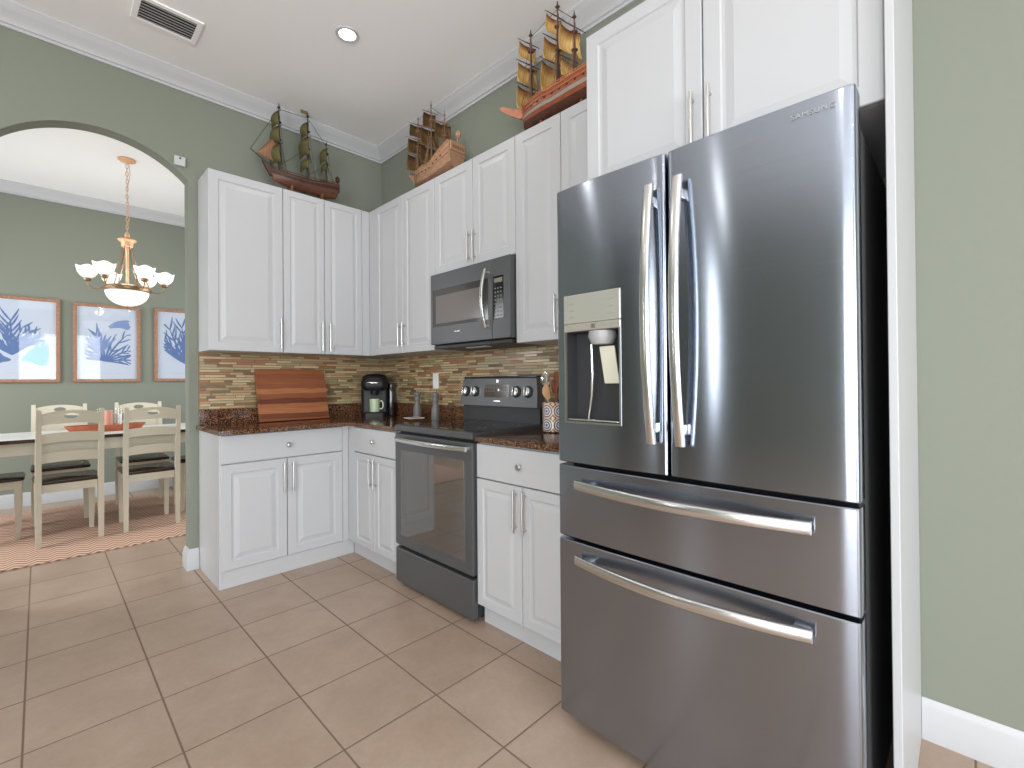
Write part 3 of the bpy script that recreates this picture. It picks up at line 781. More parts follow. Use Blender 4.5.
g = G(); g.lathe([(cr-.004, 0), (cr, .003), (cr, .152), (cr-.002, .155), (cr-.006, .152), (cr-.006, .006)], (cx, cy, .9145), 36)
tag(build(g, 'utensil_crock', crock_mat(), smooth=40, origin=(cx, cy, .9145)), 'tall ceramic crock with blue medallion pattern beside the refrigerator', 'crock')
def utensil(name, label, m, dx, dy, tilt, kind, length, rotz=0):
    t = tag(empty(name, (cx+dx, cy+dy, .925)), label, 'cooking utensil', 'utensils in the crock')
    base = Vector((cx+dx*.4, cy+dy*.4, .925)); d = Vector((tilt[0], tilt[1], 1)).normalized()
    side = Vector((0, 1, 0)); side = (side-d*side.dot(d)).normalized(); nn = d.cross(side)
    end = base+d*length
    g = G(); g.tube([base, base+d*length*.5, base+d*(length-.06)], [.0045, .005, .0055], 8); build(g, 'handle', m, t, smooth=40)
    g = G(); rings = []
    wmax = {'spoon': .026, 'spatula': .027, 'ladle': .032}[kind]
    N_ = 10
    for i in range(N_+1):
        s_ = i/N_; c_ = base+d*(length-.065+.085*s_)
        wd = wmax*(max(.02, math.sin(PI*(.08+.92*s_)))**.6) if kind != 'spatula' else wmax*(.35+.65*min(1, s_*2.2))*(1 if s_ < .95 else .85)
        dep = .012*math.sin(PI*s_) if kind != 'spatula' else 0
        rings.append([c_+side*wd*math.cos(2*PI*q/10)+nn*(.0035*math.sin(2*PI*q/10)+dep*math.cos(2*PI*q/10)**2) for q in range(10)])
    g.loft(rings); build(g, 'head', m, t, smooth=50)
WD1 = mat('dark_red_wood', rgb(122, 66, 42), .5); WD2 = mat('pale_wood', rgb(190, 150, 112), .5)
utensil('serving_spoon', 'silver serving spoon leaning left in the patterned crock', mat('polished_spoon_steel', (.72, .70, .62, 1), .16, 1), .0, .02, (-.03, .12, 1), 'ladle', .290)
utensil('wooden_spoon', 'pale wooden spoon at the front of the patterned crock', WD2, -.03, .012, (-.10, .05, 1), 'spoon', .225)
utensil('wooden_spatula', 'dark wooden spatula upright in the patterned crock', WD1, .01, -.012, (.03, -.05, 1), 'spatula', .285)
utensil('wooden_spoon', 'dark wooden spoon at the back of the patterned crock', WD1, .03, .0, (.06, .0, 1), 'spoon', .25)

# ------------------------------------------------------------------ ceiling and wall fixtures
t = tag(empty('ceiling_vent', (-1.555, -.495, CH)), 'rectangular air vent with grey louvres in the ceiling', 'vent')
x0, x1, y0, y1 = -1.70, -1.41, -.605, -.385
g = G(); f = .026
for a in ((x0, x1, y0, y0+f), (x0, x1, y1-f, y1), (x0, x0+f, y0+f, y1-f), (x1-f, x1, y0+f, y1-f)): g.box(*a, CH-.008, CH-.0002, .001, 1)
build(g, 'frame', CEIL, t)
g = G(); g.box(x0+f, x1-f, y0+f, y1-f, CH-.0015, CH-.0003); build(g, 'duct_shade', mat('vent_shadow', (.02, .02, .02, 1), .8), t)  # flat sheet painted dark for the shade behind the louvres
LOUV = mat('louvre_grey', (.40, .40, .39, 1), .5)
for i in range(7):
    y = y0+f+.012+i*(y1-y0-2*f-.024)/6
    g = G(); g.obox(((x0+x1)/2, y, CH-.0055), (1, 0, 0), (0, 1, .25), (0, -.25, 1), (x1-x0)/2-f-.001, .0062, .0008); build(g, 'louvre', LOUV, t)
def can_light(x, y, label, group='recessed ceiling lights'):
    t = tag(empty('recessed_light', (x, y, CH)), label, 'ceiling light', group if 'outside' in label else None)
    g = G(); g.lathe([(.045, -.003), (.062, -.006), (.064, -.0005), (.045, -.0004)], (x, y, CH), 32, cap=False); g_ = g
    build(g_, 'trim_ring', TRIM, t, smooth=40)
    g = G(); g.lathe([(.0448, -.0012), (.0448, -.0022)], (x, y, CH), 32)
    build(g, 'lamp', bpy.data.materials.get('lit_lamp') or mat('lit_lamp', (1, 1, 1, 1), .5, emit=(1, .96, .90, 1), estr=9), t)
    area('can_glow', (x, y, CH-.012), (0, 0, -1), .085, .085, 3, (1, .96, .91), 'DISK')
can_light(-.828, -1.073, 'round lit recessed light in the ceiling above the range corner')
for x, y in ((-2.7, -1.1), (-2.7, -3.3), (-4.4, -1.6), (-4.4, -4.2), (-2.7, -5.6)):
    can_light(x, y, 'round lit recessed light in the kitchen ceiling outside the view', 'recessed lights outside the view')
t = tag(empty('wall_sensor', (-1.418, 0, 2.58)), 'small square white sensor on the wall beside the arch', 'sensor')
g = G(); g.box(-1.448, -1.389, -.022, -.0005, 2.551, 2.609, .004); build(g, 'case', TRIM, t)
g = G(); g.lathe([(.006, -.0235), (.006, -.0222)], (-1.418, 0, 2.596), 12, axis='y'); build(g, 'lens', BLKMAT, t)

# ------------------------------------------------------------------ model sailing ships on top of the cabinets
def wood(name, c1, c2, rough=.45, sc=(30, 30, 220)):
    m = mat(name, rough=rough); t = NT(m)
    n = t.noise(t.mapv(t.objc(), sc), 1.0, 4, .6)
    t.color(t.ramp(n, [(.3, c1), (.7, c2)])); return m
def sail_mat(name, c1, c2, dark):
    m = mat(name, rough=.8, spec=.2); t = NT(m)
    uvn = t.n('ShaderNodeUVMap'); s = t.sep(uvn.outputs[0])
    seam = t.math('FRACT', t.math('MULTIPLY', s[0], 7.0))
    sm = t.ramp(seam, [(0, (1, 1, 1, 1)), (.12, (0, 0, 0, 1)), (.88, (0, 0, 0, 1)), (1, (1, 1, 1, 1))])
    n = t.noise(t.mapv(t.objc(), (14, 14, 14)), 1.0, 4, .6)
    base = t.ramp(n, [(.3, c1), (.7, c2)])
    st = t.math('ADD', s[1], t.math('MULTIPLY', t.math('SUBTRACT', n, .5), .35))     # dyed top hem of the cloth
    base = t.mix(t.ramp(st, [(.74, (0, 0, 0, 1)), (.98, (1, 1, 1, 1))]), base, dark)
    t.color(t.mix(t.math('MULTIPLY', sm, .45), base, dark)); return m
def uvsheet(g, P, nu, nv, name, m, parent, thick=.0012):
    bm = g.bm; L = bm.loops.layers.uv.new('UVMap')
    gr = [[bm.verts.new(P(i/nu, j/nv)) for j in range(nv+1)] for i in range(nu+1)]
    for i in range(nu):
        for j in range(nv):
            f = bm.faces.new([gr[i][j], gr[i+1][j], gr[i+1][j+1], gr[i][j+1]])
            for lp, (a, b) in zip(f.loops, ((i, j), (i+1, j), (i+1, j+1), (i, j+1))): lp[L].uv = (a/nu, b/nv)
    return build(g, name, m, parent, smooth=60, recalc=False, thick=thick)

def ship(label, loc, rz, L, hullm, bandm, railm, mastm, sailm, masts, stand, group='model sailing ships', deck=.085, beam=.15, sheer=.05, jib=True, flag=False, sprit=.17, spritrise=.09, brace=.5, keel0=.035, rope=None, stern_up=.05, gun=True, billow=.46, lantern=False, stripes=None, bottom=None, beak=(.075, .022, .007)):
    """local frame: bow towards +x, z up, origin on the cabinet top.  masts: (x, height, mast radius, [(z, width, drop), ...])"""
    S_ = empty('model_ship'); tag(S_, label, 'model ship', group)
    def zk(s): return keel0+.030*max(0, (s-.62)/.38)**1.6+.012*max(0, (.15-s)/.15)     # s 0 stern .. 1 bow
    def zs(s): return keel0+deck+sheer*max(0, (s-.72)/.28)**1.5+stern_up*max(0, (.42-s)/.42)**.9
    def hb(s):
        f = math.sin(PI*min(1, .30+.62*s*1.05))**.55 if s < .55 else max(0, 1-((s-.55)/.45)**2.3)
        return beam/2*max(.012, f)
    NS, NP = 22, 7
    g = G(); rings = []
    for i in range(NS+1):
        s = i/NS; x = (s-.5)*L; h = hb(s); k, t_ = zk(s), zs(s); ring = []
        for j in range(-NP, NP+1):
            q = abs(j)/NP; yy = h*(math.sin(q*PI/2*.98)**.75)*(1-.10*max(0, q-.7)/.3); zz = k+(t_-k)*(q**1.35)
            xx = x+(.05*L*(1-q) * -1 if s > .97 else 0)-(.02*L*q if s < .03 else 0)
            ring.append(Vector((xx, math.copysign(yy, j) if j else 0, zz)))
        rings.append(ring)
    rv = g.loft(rings, cap=False, closed=False)
    for f in g.bm.faces: 
        zc = sum(v.co.z for v in f.verts)/4; xs = sum(v.co.x for v in f.verts)/4/L+.5
        fr = (zc-zk(xs))/(zs(xs)-zk(xs)); f.material_index = 0
        if stripes:
            for lo_, hi_ in stripes:
                if lo_ < fr < hi_: f.material_index = 1
        if bottom and fr < bottom[0]: f.material_index = 2
    # transom and deck
    g._f(rv[0])
    for i in range(NS): g._f([rv[i][0], rv[i][-1], rv[i+1][-1], rv[i+1][0]])
    build(g, 'hull', [hullm, bandm]+([bottom[1]] if bottom else []), S_, smooth=50)
    # rails, wales
    g = G()
    for sgn in (-1, 1):
        for fr, rad in ((1.0, .0045), (.80, .0028), (.62, .0028)):
            pts = []
            for i in range(NS+1):
                s = i/NS; j = fr; k, t_ = zk(s), zs(s)
                q = fr**(1/1.35); yy = hb(s)*(math.sin(q*PI/2*.98)**.75)*(1-.10*max(0, q-.7)/.3)
                pts.append(((s-.5)*L-(.02*L*q if s < .03 else 0), sgn*(yy+.001), k+(t_-k)*fr))
            g.tube(pts, rad, 6)
        # balusters along the quarterdeck and forecastle
        for i in range(26):
            s = .02+.94*i/25; z = zs(s); y = sgn*(hb(s)*.88)
            x = (s-.5)*L; hgt = .016
            g.tube([(x, y, z-.002), (x, y, z+hgt)], .0016, 5)
        g.tube([((s-.5)*L, sgn*hb(s)*.88, zs(s)+.016) for s in [.02+.94*i/20 for i in range(21)]], .0022, 5)
    if gun:
        g.mi = 1
        for sgn in (-1, 1):
            for i in range(8):
                s = .16+.60*i/7; fr = .72; q = fr**(1/1.35); yy = hb(s)*(math.sin(q*PI/2*.98)**.75)*(1-.10*max(0, q-.7)/.3)
                z = zk(s)+(zs(s)-zk(s))*fr
                g.box((s-.5)*L-.0045, (s-.5)*L+.0045, sgn*(yy-.004), sgn*(yy+.002), z-.0045, z+.0045)
    build(g, 'rail', [railm, bpy.data.materials.get('gunport_dark') or mat('gunport_dark', (.02, .015, .012, 1), .6)], S_, smooth=40)
    # stern castle with windows, deck houses
    g = G(); z0 = zs(.03)
    g.box(-.5*L-.016, -.5*L+.012, -beam*.36, beam*.36, z0-.050, z0+.010, .004)
    g.box(-.44*L, -.24*L, -beam*.30, beam*.30, zs(.15)-.012, zs(.15)+.016, .003)
    g.box(.02*L, .10*L, -beam*.18, beam*.18, zs(.5)-.004, zs(.5)+.016, .003)
    g.box(.30*L, .40*L, -beam*.16, beam*.16, zs(.85)-.016, zs(.85)+.010, .003)
    sc = build(g, 'deck_house', railm, S_)
    g = G()
    for i in range(5): g.box(-.5*L-.0175, -.5*L-.0155, -beam*.30+beam*.6*(i+.15)/5, -beam*.30+beam*.6*(i+.85)/5, z0-.036, z0-.014)
    build(g, 'stern_window', mastm, sc)
    if lantern:
        g = G(); x = -.5*L-.012
        g.tube([(x+.004, 0, z0), (x-.006, 0, z0+.045)], .004, 6); g.lathe([(.008, 0), (.017, .012), (.019, .034), (.008, .044), (.002, .054)], (x-.008, 0, z0+.036), 6)
        build(g, 'stern_lantern', railm, S_)
    # beakhead and bowsprit
    g = G(); zb = zs(1.0)
    bl, bh, bt = beak
    g.prism([(.43*L, zb-.052), (.49*L, zb-.056), (.50*L+bl*.5, zb-.022+bh*.3), (.50*L+bl*.85, zb+bh*.6), (.50*L+bl, zb+bh), (.50*L+bl*.8, zb+bh*.95), (.50*L+bl*.3, zb+bh*.25), (.46*L, zb-.004)], lambda a, b: (a, -bt, b), lambda a, b: (a, bt, b))
    build(g, 'beakhead', railm, S_)
    g = G(); tip = Vector((.5*L+sprit, 0, zb+spritrise)); g.tube([(.40*L, 0, zb-.01), tip], [.0065, .0035], 8)
    build(g, 'bowsprit', mastm, S_, smooth=50)
    ropes = G(); tops = []
    for mi_, (mx_, hm, mr, sails) in enumerate(masts):
        s = mx_/L+.5; zd = zs(s)-.01
        g = G(); g.tube([(mx_, 0, zd), (mx_, 0, hm*.62), (mx_, 0, hm)], [mr, mr*.75, mr*.35], 8)
        for fz in (.50, .76):
            zc = zd+(hm-zd)*fz
            g.lathe([(.006, 0), (.016, .006), (.018, .010), (.006, .012)], (mx_, 0, zc), 8)
        g.lathe([(mr*.6, 0), (mr*1.3, .006), (mr*.5, .016), (.001, .040)], (mx_, 0, hm-.006), 8)
        mo = build(g, 'mast', mastm, S_, smooth=50)
        ca, sa = math.cos(brace), math.sin(brace)
        for (zt, wd, dr_) in sails:
            yd = G(); a = Vector((-sa*wd*.60, ca*wd*.60, 0)); c0 = Vector((mx_+mr*1.6, 0, zt))
            yd.tube([c0-a, c0, c0+a], [.0018, .0038, .0018], 6); build(yd, 'yard', mastm, mo)
            def P(u, v, c0=c0, wd=wd, dr_=dr_):
                wloc = wd*(1-.10*v)*.5*(2*u-1)
                bel = billow*dr_*math.sin(PI*min(1, .12+.80*(1-v)))*(1-(2*u-1)**2*.75)
                p_ = c0+Vector((-sa, ca, 0))*wloc+Vector((ca, sa, 0))*(bel+.005)
                return p_+Vector((0, 0, -dr_*(1-v)-.003+.10*dr_*(1-(2*u-1)**2)*(1-v)*.8))
            uvsheet(G(), P, 8, 8, 'sail', sailm, mo)
        # shrouds with ratlines
        zt = zd+(hm-zd)*.52
        for sgn in (-1, 1):
            hbk = hb(s)*.90
            feet = [Vector((mx_-.004-.013*k_, sgn*hbk, zd+.014)) for k_ in range(4)]
            tp = Vector((mx_, sgn*.008, zt))
            for f_ in feet: ropes.tube([f_, tp], .0013, 4)
            for q in range(1, 9):
                t_ = q/9; ropes.tube([feet[0].lerp(tp, t_), feet[-1].lerp(tp, t_)], .0008, 4)
            ropes.tube([Vector((mx_-.030, sgn*hbk, zd+.014)), Vector((mx_, 0, hm-.01))], .0014, 4)
        tops.append((Vector((mx_, 0, hm-.01)), Vector((mx_, 0, zt)), zd, mo))
    seq = [tip]+[x_[0] for x_ in tops]
    ropes.tube([tip, tops[0][0]], .0018, 4); ropes.tube([tip.lerp(Vector((.4*L, 0, zb)), .25), tops[0][1]], .0018, 4)
    for a_, b_ in zip(tops, tops[1:]):
        ropes.tube([a_[0], b_[0]], .0018, 4); ropes.tube([a_[1]-Vector((0, 0, (a_[1].z-a_[2])*.75)), b_[1]], .0016, 4)
    build(ropes, 'rigging', rope, S_)
    if jib:
        p0, p1, p2 = tip.lerp(Vector((.4*L, 0, zb)), .25)+Vector((0, 0, .008)), tops[0][1]+Vector((.006, 0, .05)), Vector((tops[0][0].x+.012, .0, zs(.9)+.055))
        def PJ(u, v): 
            p_ = p0.lerp(p2, u).lerp(p0.lerp(p1, u), v); return p_+Vector((0, .016*math.sin(PI*u)*math.sin(PI*v), 0))
        uvsheet(G(), PJ, 8, 8, 'jib_sail', jib if not isinstance(jib, bool) else sailm, S_)
    # spanker on the last mast
    mx_, hm, mr, sails = masts[-1]; zd = zs(mx_/L+.5)
    if flag:
        fx = masts[1][0]; fz = masts[1][1]
        def PF(u, v): return Vector((fx+.045*u+.004, .004*math.sin(u*7), fz+.012+.030*v))
        uvsheet(G(), PF, 8, 4, 'flag', flag, S_)
    g = G()
    for x in (-.26*L, .20*L):
        g.box(x-.008, x+.008, -.035, .035, .010, zk(.4)+.012, .002)
    g.box(-.36*L, .30*L, -.028, .028, 0, .0105, .002)
    if keel0 > .001: build(g, 'display_stand', stand, S_)
    S_.location = loc; S_.rotation_euler = (0, 0, rz)
    return S_

ROPE_D = mat('dark_rigging', rgb(70, 62, 48), .8); ROPE_T = mat('tan_rigging', rgb(120, 92, 70), .8)
# ship with green-brown sails, bow towards the arch
ship('model sailing ship with dark olive sails on the back wall cabinets', (-.715, -.165, UT), PI, .46,
     wood('dark_mahogany_hull', rgb(70, 42, 32), rgb(104, 66, 48)), wood('mahogany_band', rgb(52, 30, 24), rgb(78, 48, 38)), mat('dark_walnut_rail', rgb(66, 36, 26), .45), mat('dark_olive_mast', rgb(58, 48, 34), .5),
     sail_mat('olive_sailcloth', rgb(78, 74, 46), rgb(104, 98, 64), rgb(50, 42, 28)),
     [(.165, .590, .0095, [(.545, .10, .095), (.440, .13, .115), (.315, .15, .125)]), (-.030, .605, .0095, [(.545, .09, .10), (.435, .13, .13), (.285, .12, .07)]), (-.165, .450, .0075, [(.405, .09, .095), (.300, .08, .05)])],
     wood('stand_walnut', rgb(88, 52, 32), rgb(120, 76, 48)), keel0=.052, deck=.078, beam=.13, sheer=.030, stern_up=.028, sprit=.115, spritrise=.085, billow=.30,
     jib=sail_mat('brown_jib_cloth', rgb(128, 92, 70), rgb(150, 112, 88), rgb(104, 74, 54)), flag=mat('brown_flag', rgb(112, 90, 56), .8), rope=ROPE_D, lantern=True, brace=.12, stripes=((.62, .80),), beak=(.045, .030, .009), bottom=(.22, wood('walnut_bottom', rgb(90, 54, 38), rgb(120, 78, 56))))
# pale galleon in the middle
ship('pale tan model galleon with brown sails above the corner wall cabinet', (-.165, -.975, UT), PI/2, .47,
     wood('pale_oak_hull', rgb(136, 100, 76), rgb(172, 134, 104)), wood('pale_oak_band', rgb(120, 86, 62), rgb(150, 112, 84)), wood('pale_oak_rail', rgb(150, 110, 82), rgb(184, 144, 112)), mat('tan_mast', rgb(126, 92, 72), .5),
     sail_mat('brown_sailcloth', rgb(84, 62, 36), rgb(116, 90, 56), rgb(58, 40, 24)),
     [(.190, .545, .006, [(.510, .11, .085), (.405, .14, .10), (.290, .15, .11)]), (.035, .575, .0065, [(.535, .10, .10), (.425, .14, .115), (.300, .15, .12)]), (-.115, .450, .005, [(.400, .12, .10)])],
     wood('stand_oak', rgb(120, 86, 60), rgb(150, 110, 80)), keel0=.030, deck=.100, beam=.16, sheer=.03, stern_up=.085, sprit=.06, spritrise=.03, jib=False, rope=ROPE_T, lantern=True, brace=-.22, stripes=((.30, .38), (.62, .70)), bottom=(.26, wood('oak_bottom', rgb(104, 72, 52), rgb(136, 100, 76))))
# red-orange ship beside the refrigerator cabinet
ship('reddish brown model ship with golden sails nearest the refrigerator', (-.175, -2.07, UT), PI/2, .56,
     wood('red_mahogany_hull', rgb(110, 54, 34), rgb(160, 88, 58)), mat('grey_blue_band', rgb(150, 142, 132), .5), wood('orange_wood_rail', rgb(166, 96, 62), rgb(196, 122, 82)), mat('dark_plum_mast', rgb(84, 56, 50), .5),
     sail_mat('golden_sailcloth', rgb(196, 156, 92), rgb(214, 180, 118), rgb(110, 62, 36)),
     [(.205, .560, .0095, [(.525, .12, .085), (.410, .14, .105), (.285, .15, .125)]), (.020, .610, .010, [(.575, .11, .090), (.450, .14, .115), (.325, .17, .155)]), (-.085, .500, .009, [(.465, .15, .135), (.290, .13, .085)])],
     wood('stand_red', rgb(84, 44, 28), rgb(112, 64, 42)), keel0=.040, deck=.118, beam=.17, sheer=.028, stern_up=.012, sprit=.02, spritrise=.03, beak=(.160, .072, .015), jib=False, rope=ROPE_T, brace=-.22, stripes=((.52, .66),), bottom=(.34, wood('dark_ship_bottom', rgb(62, 32, 22), rgb(92, 52, 36))))

# ------------------------------------------------------------------ dining room
# rug
def rug_mat():
    m = mat('woven_coral_rug', rough=.95, spec=.1); t = NT(m)
    s = t.sep(t.pos())
    a, b = t.math('MULTIPLY', s[0], 20.0), t.math('MULTIPLY', s[1], 18.0)
    ia = t.math('FLOOR', a); fa = t.math('FRACT', a)
    sg = t.math('SUBTRACT', t.math('MULTIPLY', t.math('MODULO', t.math('ABSOLUTE', ia), 2.0), 2.0), 1.0)
    q = t.math('FRACT', t.math('ADD', b, t.math('MULTIPLY', fa, sg)))
    n = t.noise(t.pos(), 120, 3)
    f = t.math('ADD', t.math('MULTIPLY', t.math('PINGPONG', q, .5), 1.5), t.math('MULTIPLY', n, .3))
    t.color(t.ramp(f, [(.25, rgb(148, 102, 84)), (.48, rgb(182, 144, 124)), (.80, rgb(212, 188, 168))]))
    t.bump(f, .5, .004); return m
g = G(); g.box(-3.05, -.55, .830, 2.66, .0005, .009, .003)
tag(build(g, 'rug', rug_mat(), origin=(-1.8, 1.75, 0)), 'coral and beige woven rug under the dining table', 'rug')
CREAM = mat('cream_painted_wood', (.60, .545, .43, 1), .42)
WALNUT = wood('dark_walnut_top', rgb(46, 28, 20), rgb(66, 42, 32), .05, (8, 90, 90))
SEATM = wood('dark_walnut_seat', rgb(36, 26, 22), rgb(54, 40, 32), .22, (8, 90, 90))
t = tag(empty('dining_table', (-1.72, 1.84, .009)), 'cream dining table with dark wood edge and window glare painted on its top behind the arch', 'table')
tx0, tx1, ty0, ty1 = -2.43, -.81, 1.46, 2.26
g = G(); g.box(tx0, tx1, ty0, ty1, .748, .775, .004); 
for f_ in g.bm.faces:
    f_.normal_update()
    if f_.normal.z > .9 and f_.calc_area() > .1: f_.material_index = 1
build(g, 'tabletop', [WALNUT, mat('glare_white_table_surface', (.74, .73, .71, 1), .3)], t)  # window glare painted into the top face as a pale colour
g = G(); g.box(tx0+.06, tx1-.06, ty0+.05, ty0+.07, .655, .7475); g.box(tx0+.06, tx1-.06, ty1-.07, ty1-.05, .655, .7475)
g.box(tx0+.06, tx0+.08, ty0+.07, ty1-.07, .655, .7475); g.box(tx1-.08, tx1-.06, ty0+.07, ty1-.07, .655, .7475); build(g, 'apron', CREAM, t)
for x in (tx0+.07, tx1-.07):
    for y in (ty0+.06, ty1-.06):
        g = G(); g.loft([[Vector((x+a*r_, y+b*r_, z)) for a, b in ((-1, -1), (1, -1), (1, 1), (-1, 1))] for r_, z in ((.024, .0092), (.035, .60), (.036, .7475))]); build(g, 'leg', CREAM, t)
def oval_rail(w, zb, zt, arch, hole, th=.018):
    """top rail: outline with arched top and an oval hand-hole; front face at y=0"""
    N_ = 40; outer, inner = [], []
    zc = (zb+zt)/2+.004
    for k_ in range(N_):
        a = 2*PI*k_/N_; c_, s_ = math.cos(a), math.sin(a)
        hx_, hz_ = w/2, (zt-zb)/2
        sc_ = 1/max(abs(c_)/1.0, abs(s_)/1.0)
        x = hx_*max(-1, min(1, c_*sc_)); z = (zb+zt)/2+hz_*max(-1, min(1, s_*sc_))
        z += arch*(1-(x/hx_)**2)*(1 if s_ > 0 else .45)
        outer.append((x, z)); inner.append((hole[0]*c_, zc+arch*.8+hole[1]*s_))
    return outer, inner, th
def make_chair(label):
    c_ = tag(empty('dining_chair'), label, 'chair', 'cream dining chairs')
    # local: front +y, back -y, floor z=0
    W_ = .170
    g = G(); sh = []
    for (z, sx, sy) in ((.444, .182, .195), (.450, .186, .200), (.462, .186, .200), (.467, .180, .194)):
        r_ = .035; ring = []
        for cx_, cy_, a0 in ((1, 1, 0), (-1, 1, PI/2), (-1, -1, PI), (1, -1, 1.5*PI)):
            for i in range(5):
                a = a0+PI/2*i/4; ring.append(Vector((cx_*(sx-r_)+r_*math.cos(a), .008+cy_*(sy-r_)+r_*math.sin(a), z)))
        sh.append(ring)
    g.loft(sh); build(g, 'seat', SEATM, c_, smooth=40)
    g = G(); g.box(-W_+.02, W_-.02, .160, .178, .385, .4435); g.box(-W_+.02, W_-.02, -.185, -.167, .385, .4435)
    g.box(-W_+.002, -W_+.018, -.165, .158, .385, .4435); g.box(W_-.018, W_-.002, -.165, .158, .385, .4435); build(g, 'apron', CREAM, c_)
    for sx in (-1, 1):
        g = G(); g.loft([[Vector((sx*(W_-.014)+a*r_, .172+b*r_, z)) for a, b in ((-1, -1), (1, -1), (1, 1), (-1, 1))] for r_, z in ((.014, 0), (.020, .36), (.021, .4435))]); build(g, 'leg', CREAM, c_)
        g = G(); g.loft([[Vector((sx*W_+a*rx_, y+b*ry_, z)) for a, b in ((-1, -1), (1, -1), (1, 1), (-1, 1))] for rx_, ry_, y, z in ((.014, .015, -.205, 0), (.017, .020, -.190, .25), (.017, .022, -.188, .46), (.016, .017, -.212, .74), (.014, .012, -.248, .985), (.012, .010, -.249, .992))]); build(g, 'leg', CREAM, c_)
    def yback(z): return -.190-.060*max(0, (z-.46)/.53)**1.3
    o_, i_, th = oval_rail(2*W_-.030, .880, .962, .024, (.040, .020))
    g = G()
    def loop(pts, off): return [Vector((x, yback(z)+off-.010*(1-(x/W_)**2), z)) for x, z in pts]
    a_, b_, cc_, dd_ = [[g.bm.verts.new(p) for p in loop(q, off)] for q, off in ((o_, .009), (o_, -.009), (i_, .009), (i_, -.009))]
    n = len(a_)
    for k_ in range(n):
        k2 = (k_+1) % n
        g._f([a_[k_], a_[k2], cc_[k2], cc_[k_]]); g._f([b_[k2], b_[k_], dd_[k_], dd_[k2]]); g._f([a_[k2], a_[k_], b_[k_], b_[k2]]); g._f([cc_[k_], cc_[k2], dd_[k2], dd_[k_]])
    build(g, 'top_rail', CREAM, c_)
    for zb, zt in ((.745, .812), (.600, .668)):
        g = G(); N_ = 10; rings = []
        for i in range(N_+1):
            x = (W_-.015)*(2*i/N_-1); up_ = .012*(1-(x/W_)**2); bk = -.010*(1-(x/W_)**2)
            rings.append([Vector((x, yback(z)+bk+off, z+up_)) for off, z in ((.008, zb), (.008, zt), (-.008, zt), (-.008, zb))])
        g.loft(rings); build(g, 'back_rail', CREAM, c_)
    return c_
ch0 = make_chair('cream ladder-back chair seen from behind, on the left of the near pair')
def place(o, x, y, rz): o.location = (x, y, .009); o.rotation_euler = (0, 0, rz)
place(ch0, -1.885, 1.445, math.radians(3))
for x, y, rz, lab in ((-1.392, 1.450, math.radians(1), 'cream ladder-back chair seen from behind, nearest the arch jamb'),
                      (-1.905, 2.205, PI, 'cream chair across the table, facing the camera on the left'),
                      (-1.335, 2.205, PI, 'cream chair across the table, facing the camera behind the candles'),
                      (-2.325, 1.790, -PI/2, 'cream chair with dark seat at the left head of the table'),
                      (-.945, 1.795, PI/2, 'cream chair at the right head of the table, mostly hidden by the arch jamb')):
    c2 = copy_tree(ch0); c2['label'] = lab; place(c2, x, y, rz)
# centrepiece
g = G()
prof = [(0.0, .0), (.88, .0), (1.0, .055), (.965, .058), (.85, .014), (0.0, .012)]
tz = .7755
rings = []
for f_, h in ((.80, 0), (.88, .008), (1.0, .050), (1.01, .056), (.97, .056), (.86, .014), (.80, .012)):
    rings.append([Vector((-1.625+(.27*f_ if abs(math.cos(a)) else 0)*math.copysign(abs(math.cos(a))**.75, math.cos(a)), 1.85+.095*f_*math.copysign(abs(math.sin(a))**.75, math.sin(a)), tz+h)) for a in [2*PI*k_/32 for k_ in range(32)]])
g.loft(rings)
tag(build(g, 'dough_bowl', wood('terracotta_wood', rgb(150, 76, 46), rgb(186, 104, 68), .5, (10, 60, 60)), smooth=45, origin=(-1.625, 1.85, tz)), 'long reddish wooden tray in the middle of the dining table', 'tray')
bz = tz+.0135
g = G(); rings = []
for i in range(15):
    z = .165*i/14; r_ = .028+.0035*(i % 2)
    rings.append([Vector((-1.615+r_*math.cos(2*PI*q/20), 1.84+r_*math.sin(2*PI*q/20), bz+z)) for q in range(20)])
g.loft(rings); tag(build(g, 'ribbed_vase', mat('pink_terracotta', rgb(206, 142, 122), .5), smooth=60, origin=(-1.615, 1.84, bz)), 'pinkish ribbed vase between the two glass candle holders', 'vase')
def glassmat():
    m = bpy.data.materials.new('clear_glass'); m.use_nodes = True; t = m.node_tree
    t.nodes.clear(); o = t.nodes.new('ShaderNodeOutputMaterial'); mx_ = t.nodes.new('ShaderNodeMixShader')
    tr = t.nodes.new('ShaderNodeBsdfTransparent'); gl = t.nodes.new('ShaderNodeBsdfGlossy'); lw = t.nodes.new('ShaderNodeLayerWeight')
    pw = t.nodes.new('ShaderNodeMath'); pw.operation = 'POWER'; pw.inputs[1].default_value = 5; ma = t.nodes.new('ShaderNodeMath'); ma.operation = 'MULTIPLY_ADD'; ma.inputs[1].default_value = .97; ma.inputs[2].default_value = .03
    tr.inputs[0].default_value = (.988, .992, .992, 1); gl.inputs['Roughness'].default_value = .03
    t.links.new(lw.outputs['Facing'], pw.inputs[0]); t.links.new(pw.outputs[0], ma.inputs[0])
    t.links.new(ma.outputs[0], mx_.inputs[0]); t.links.new(tr.outputs[0], mx_.inputs[1]); t.links.new(gl.outputs[0], mx_.inputs[2]); t.links.new(mx_.outputs[0], o.inputs[0])
    return m
CLEAR = glassmat()
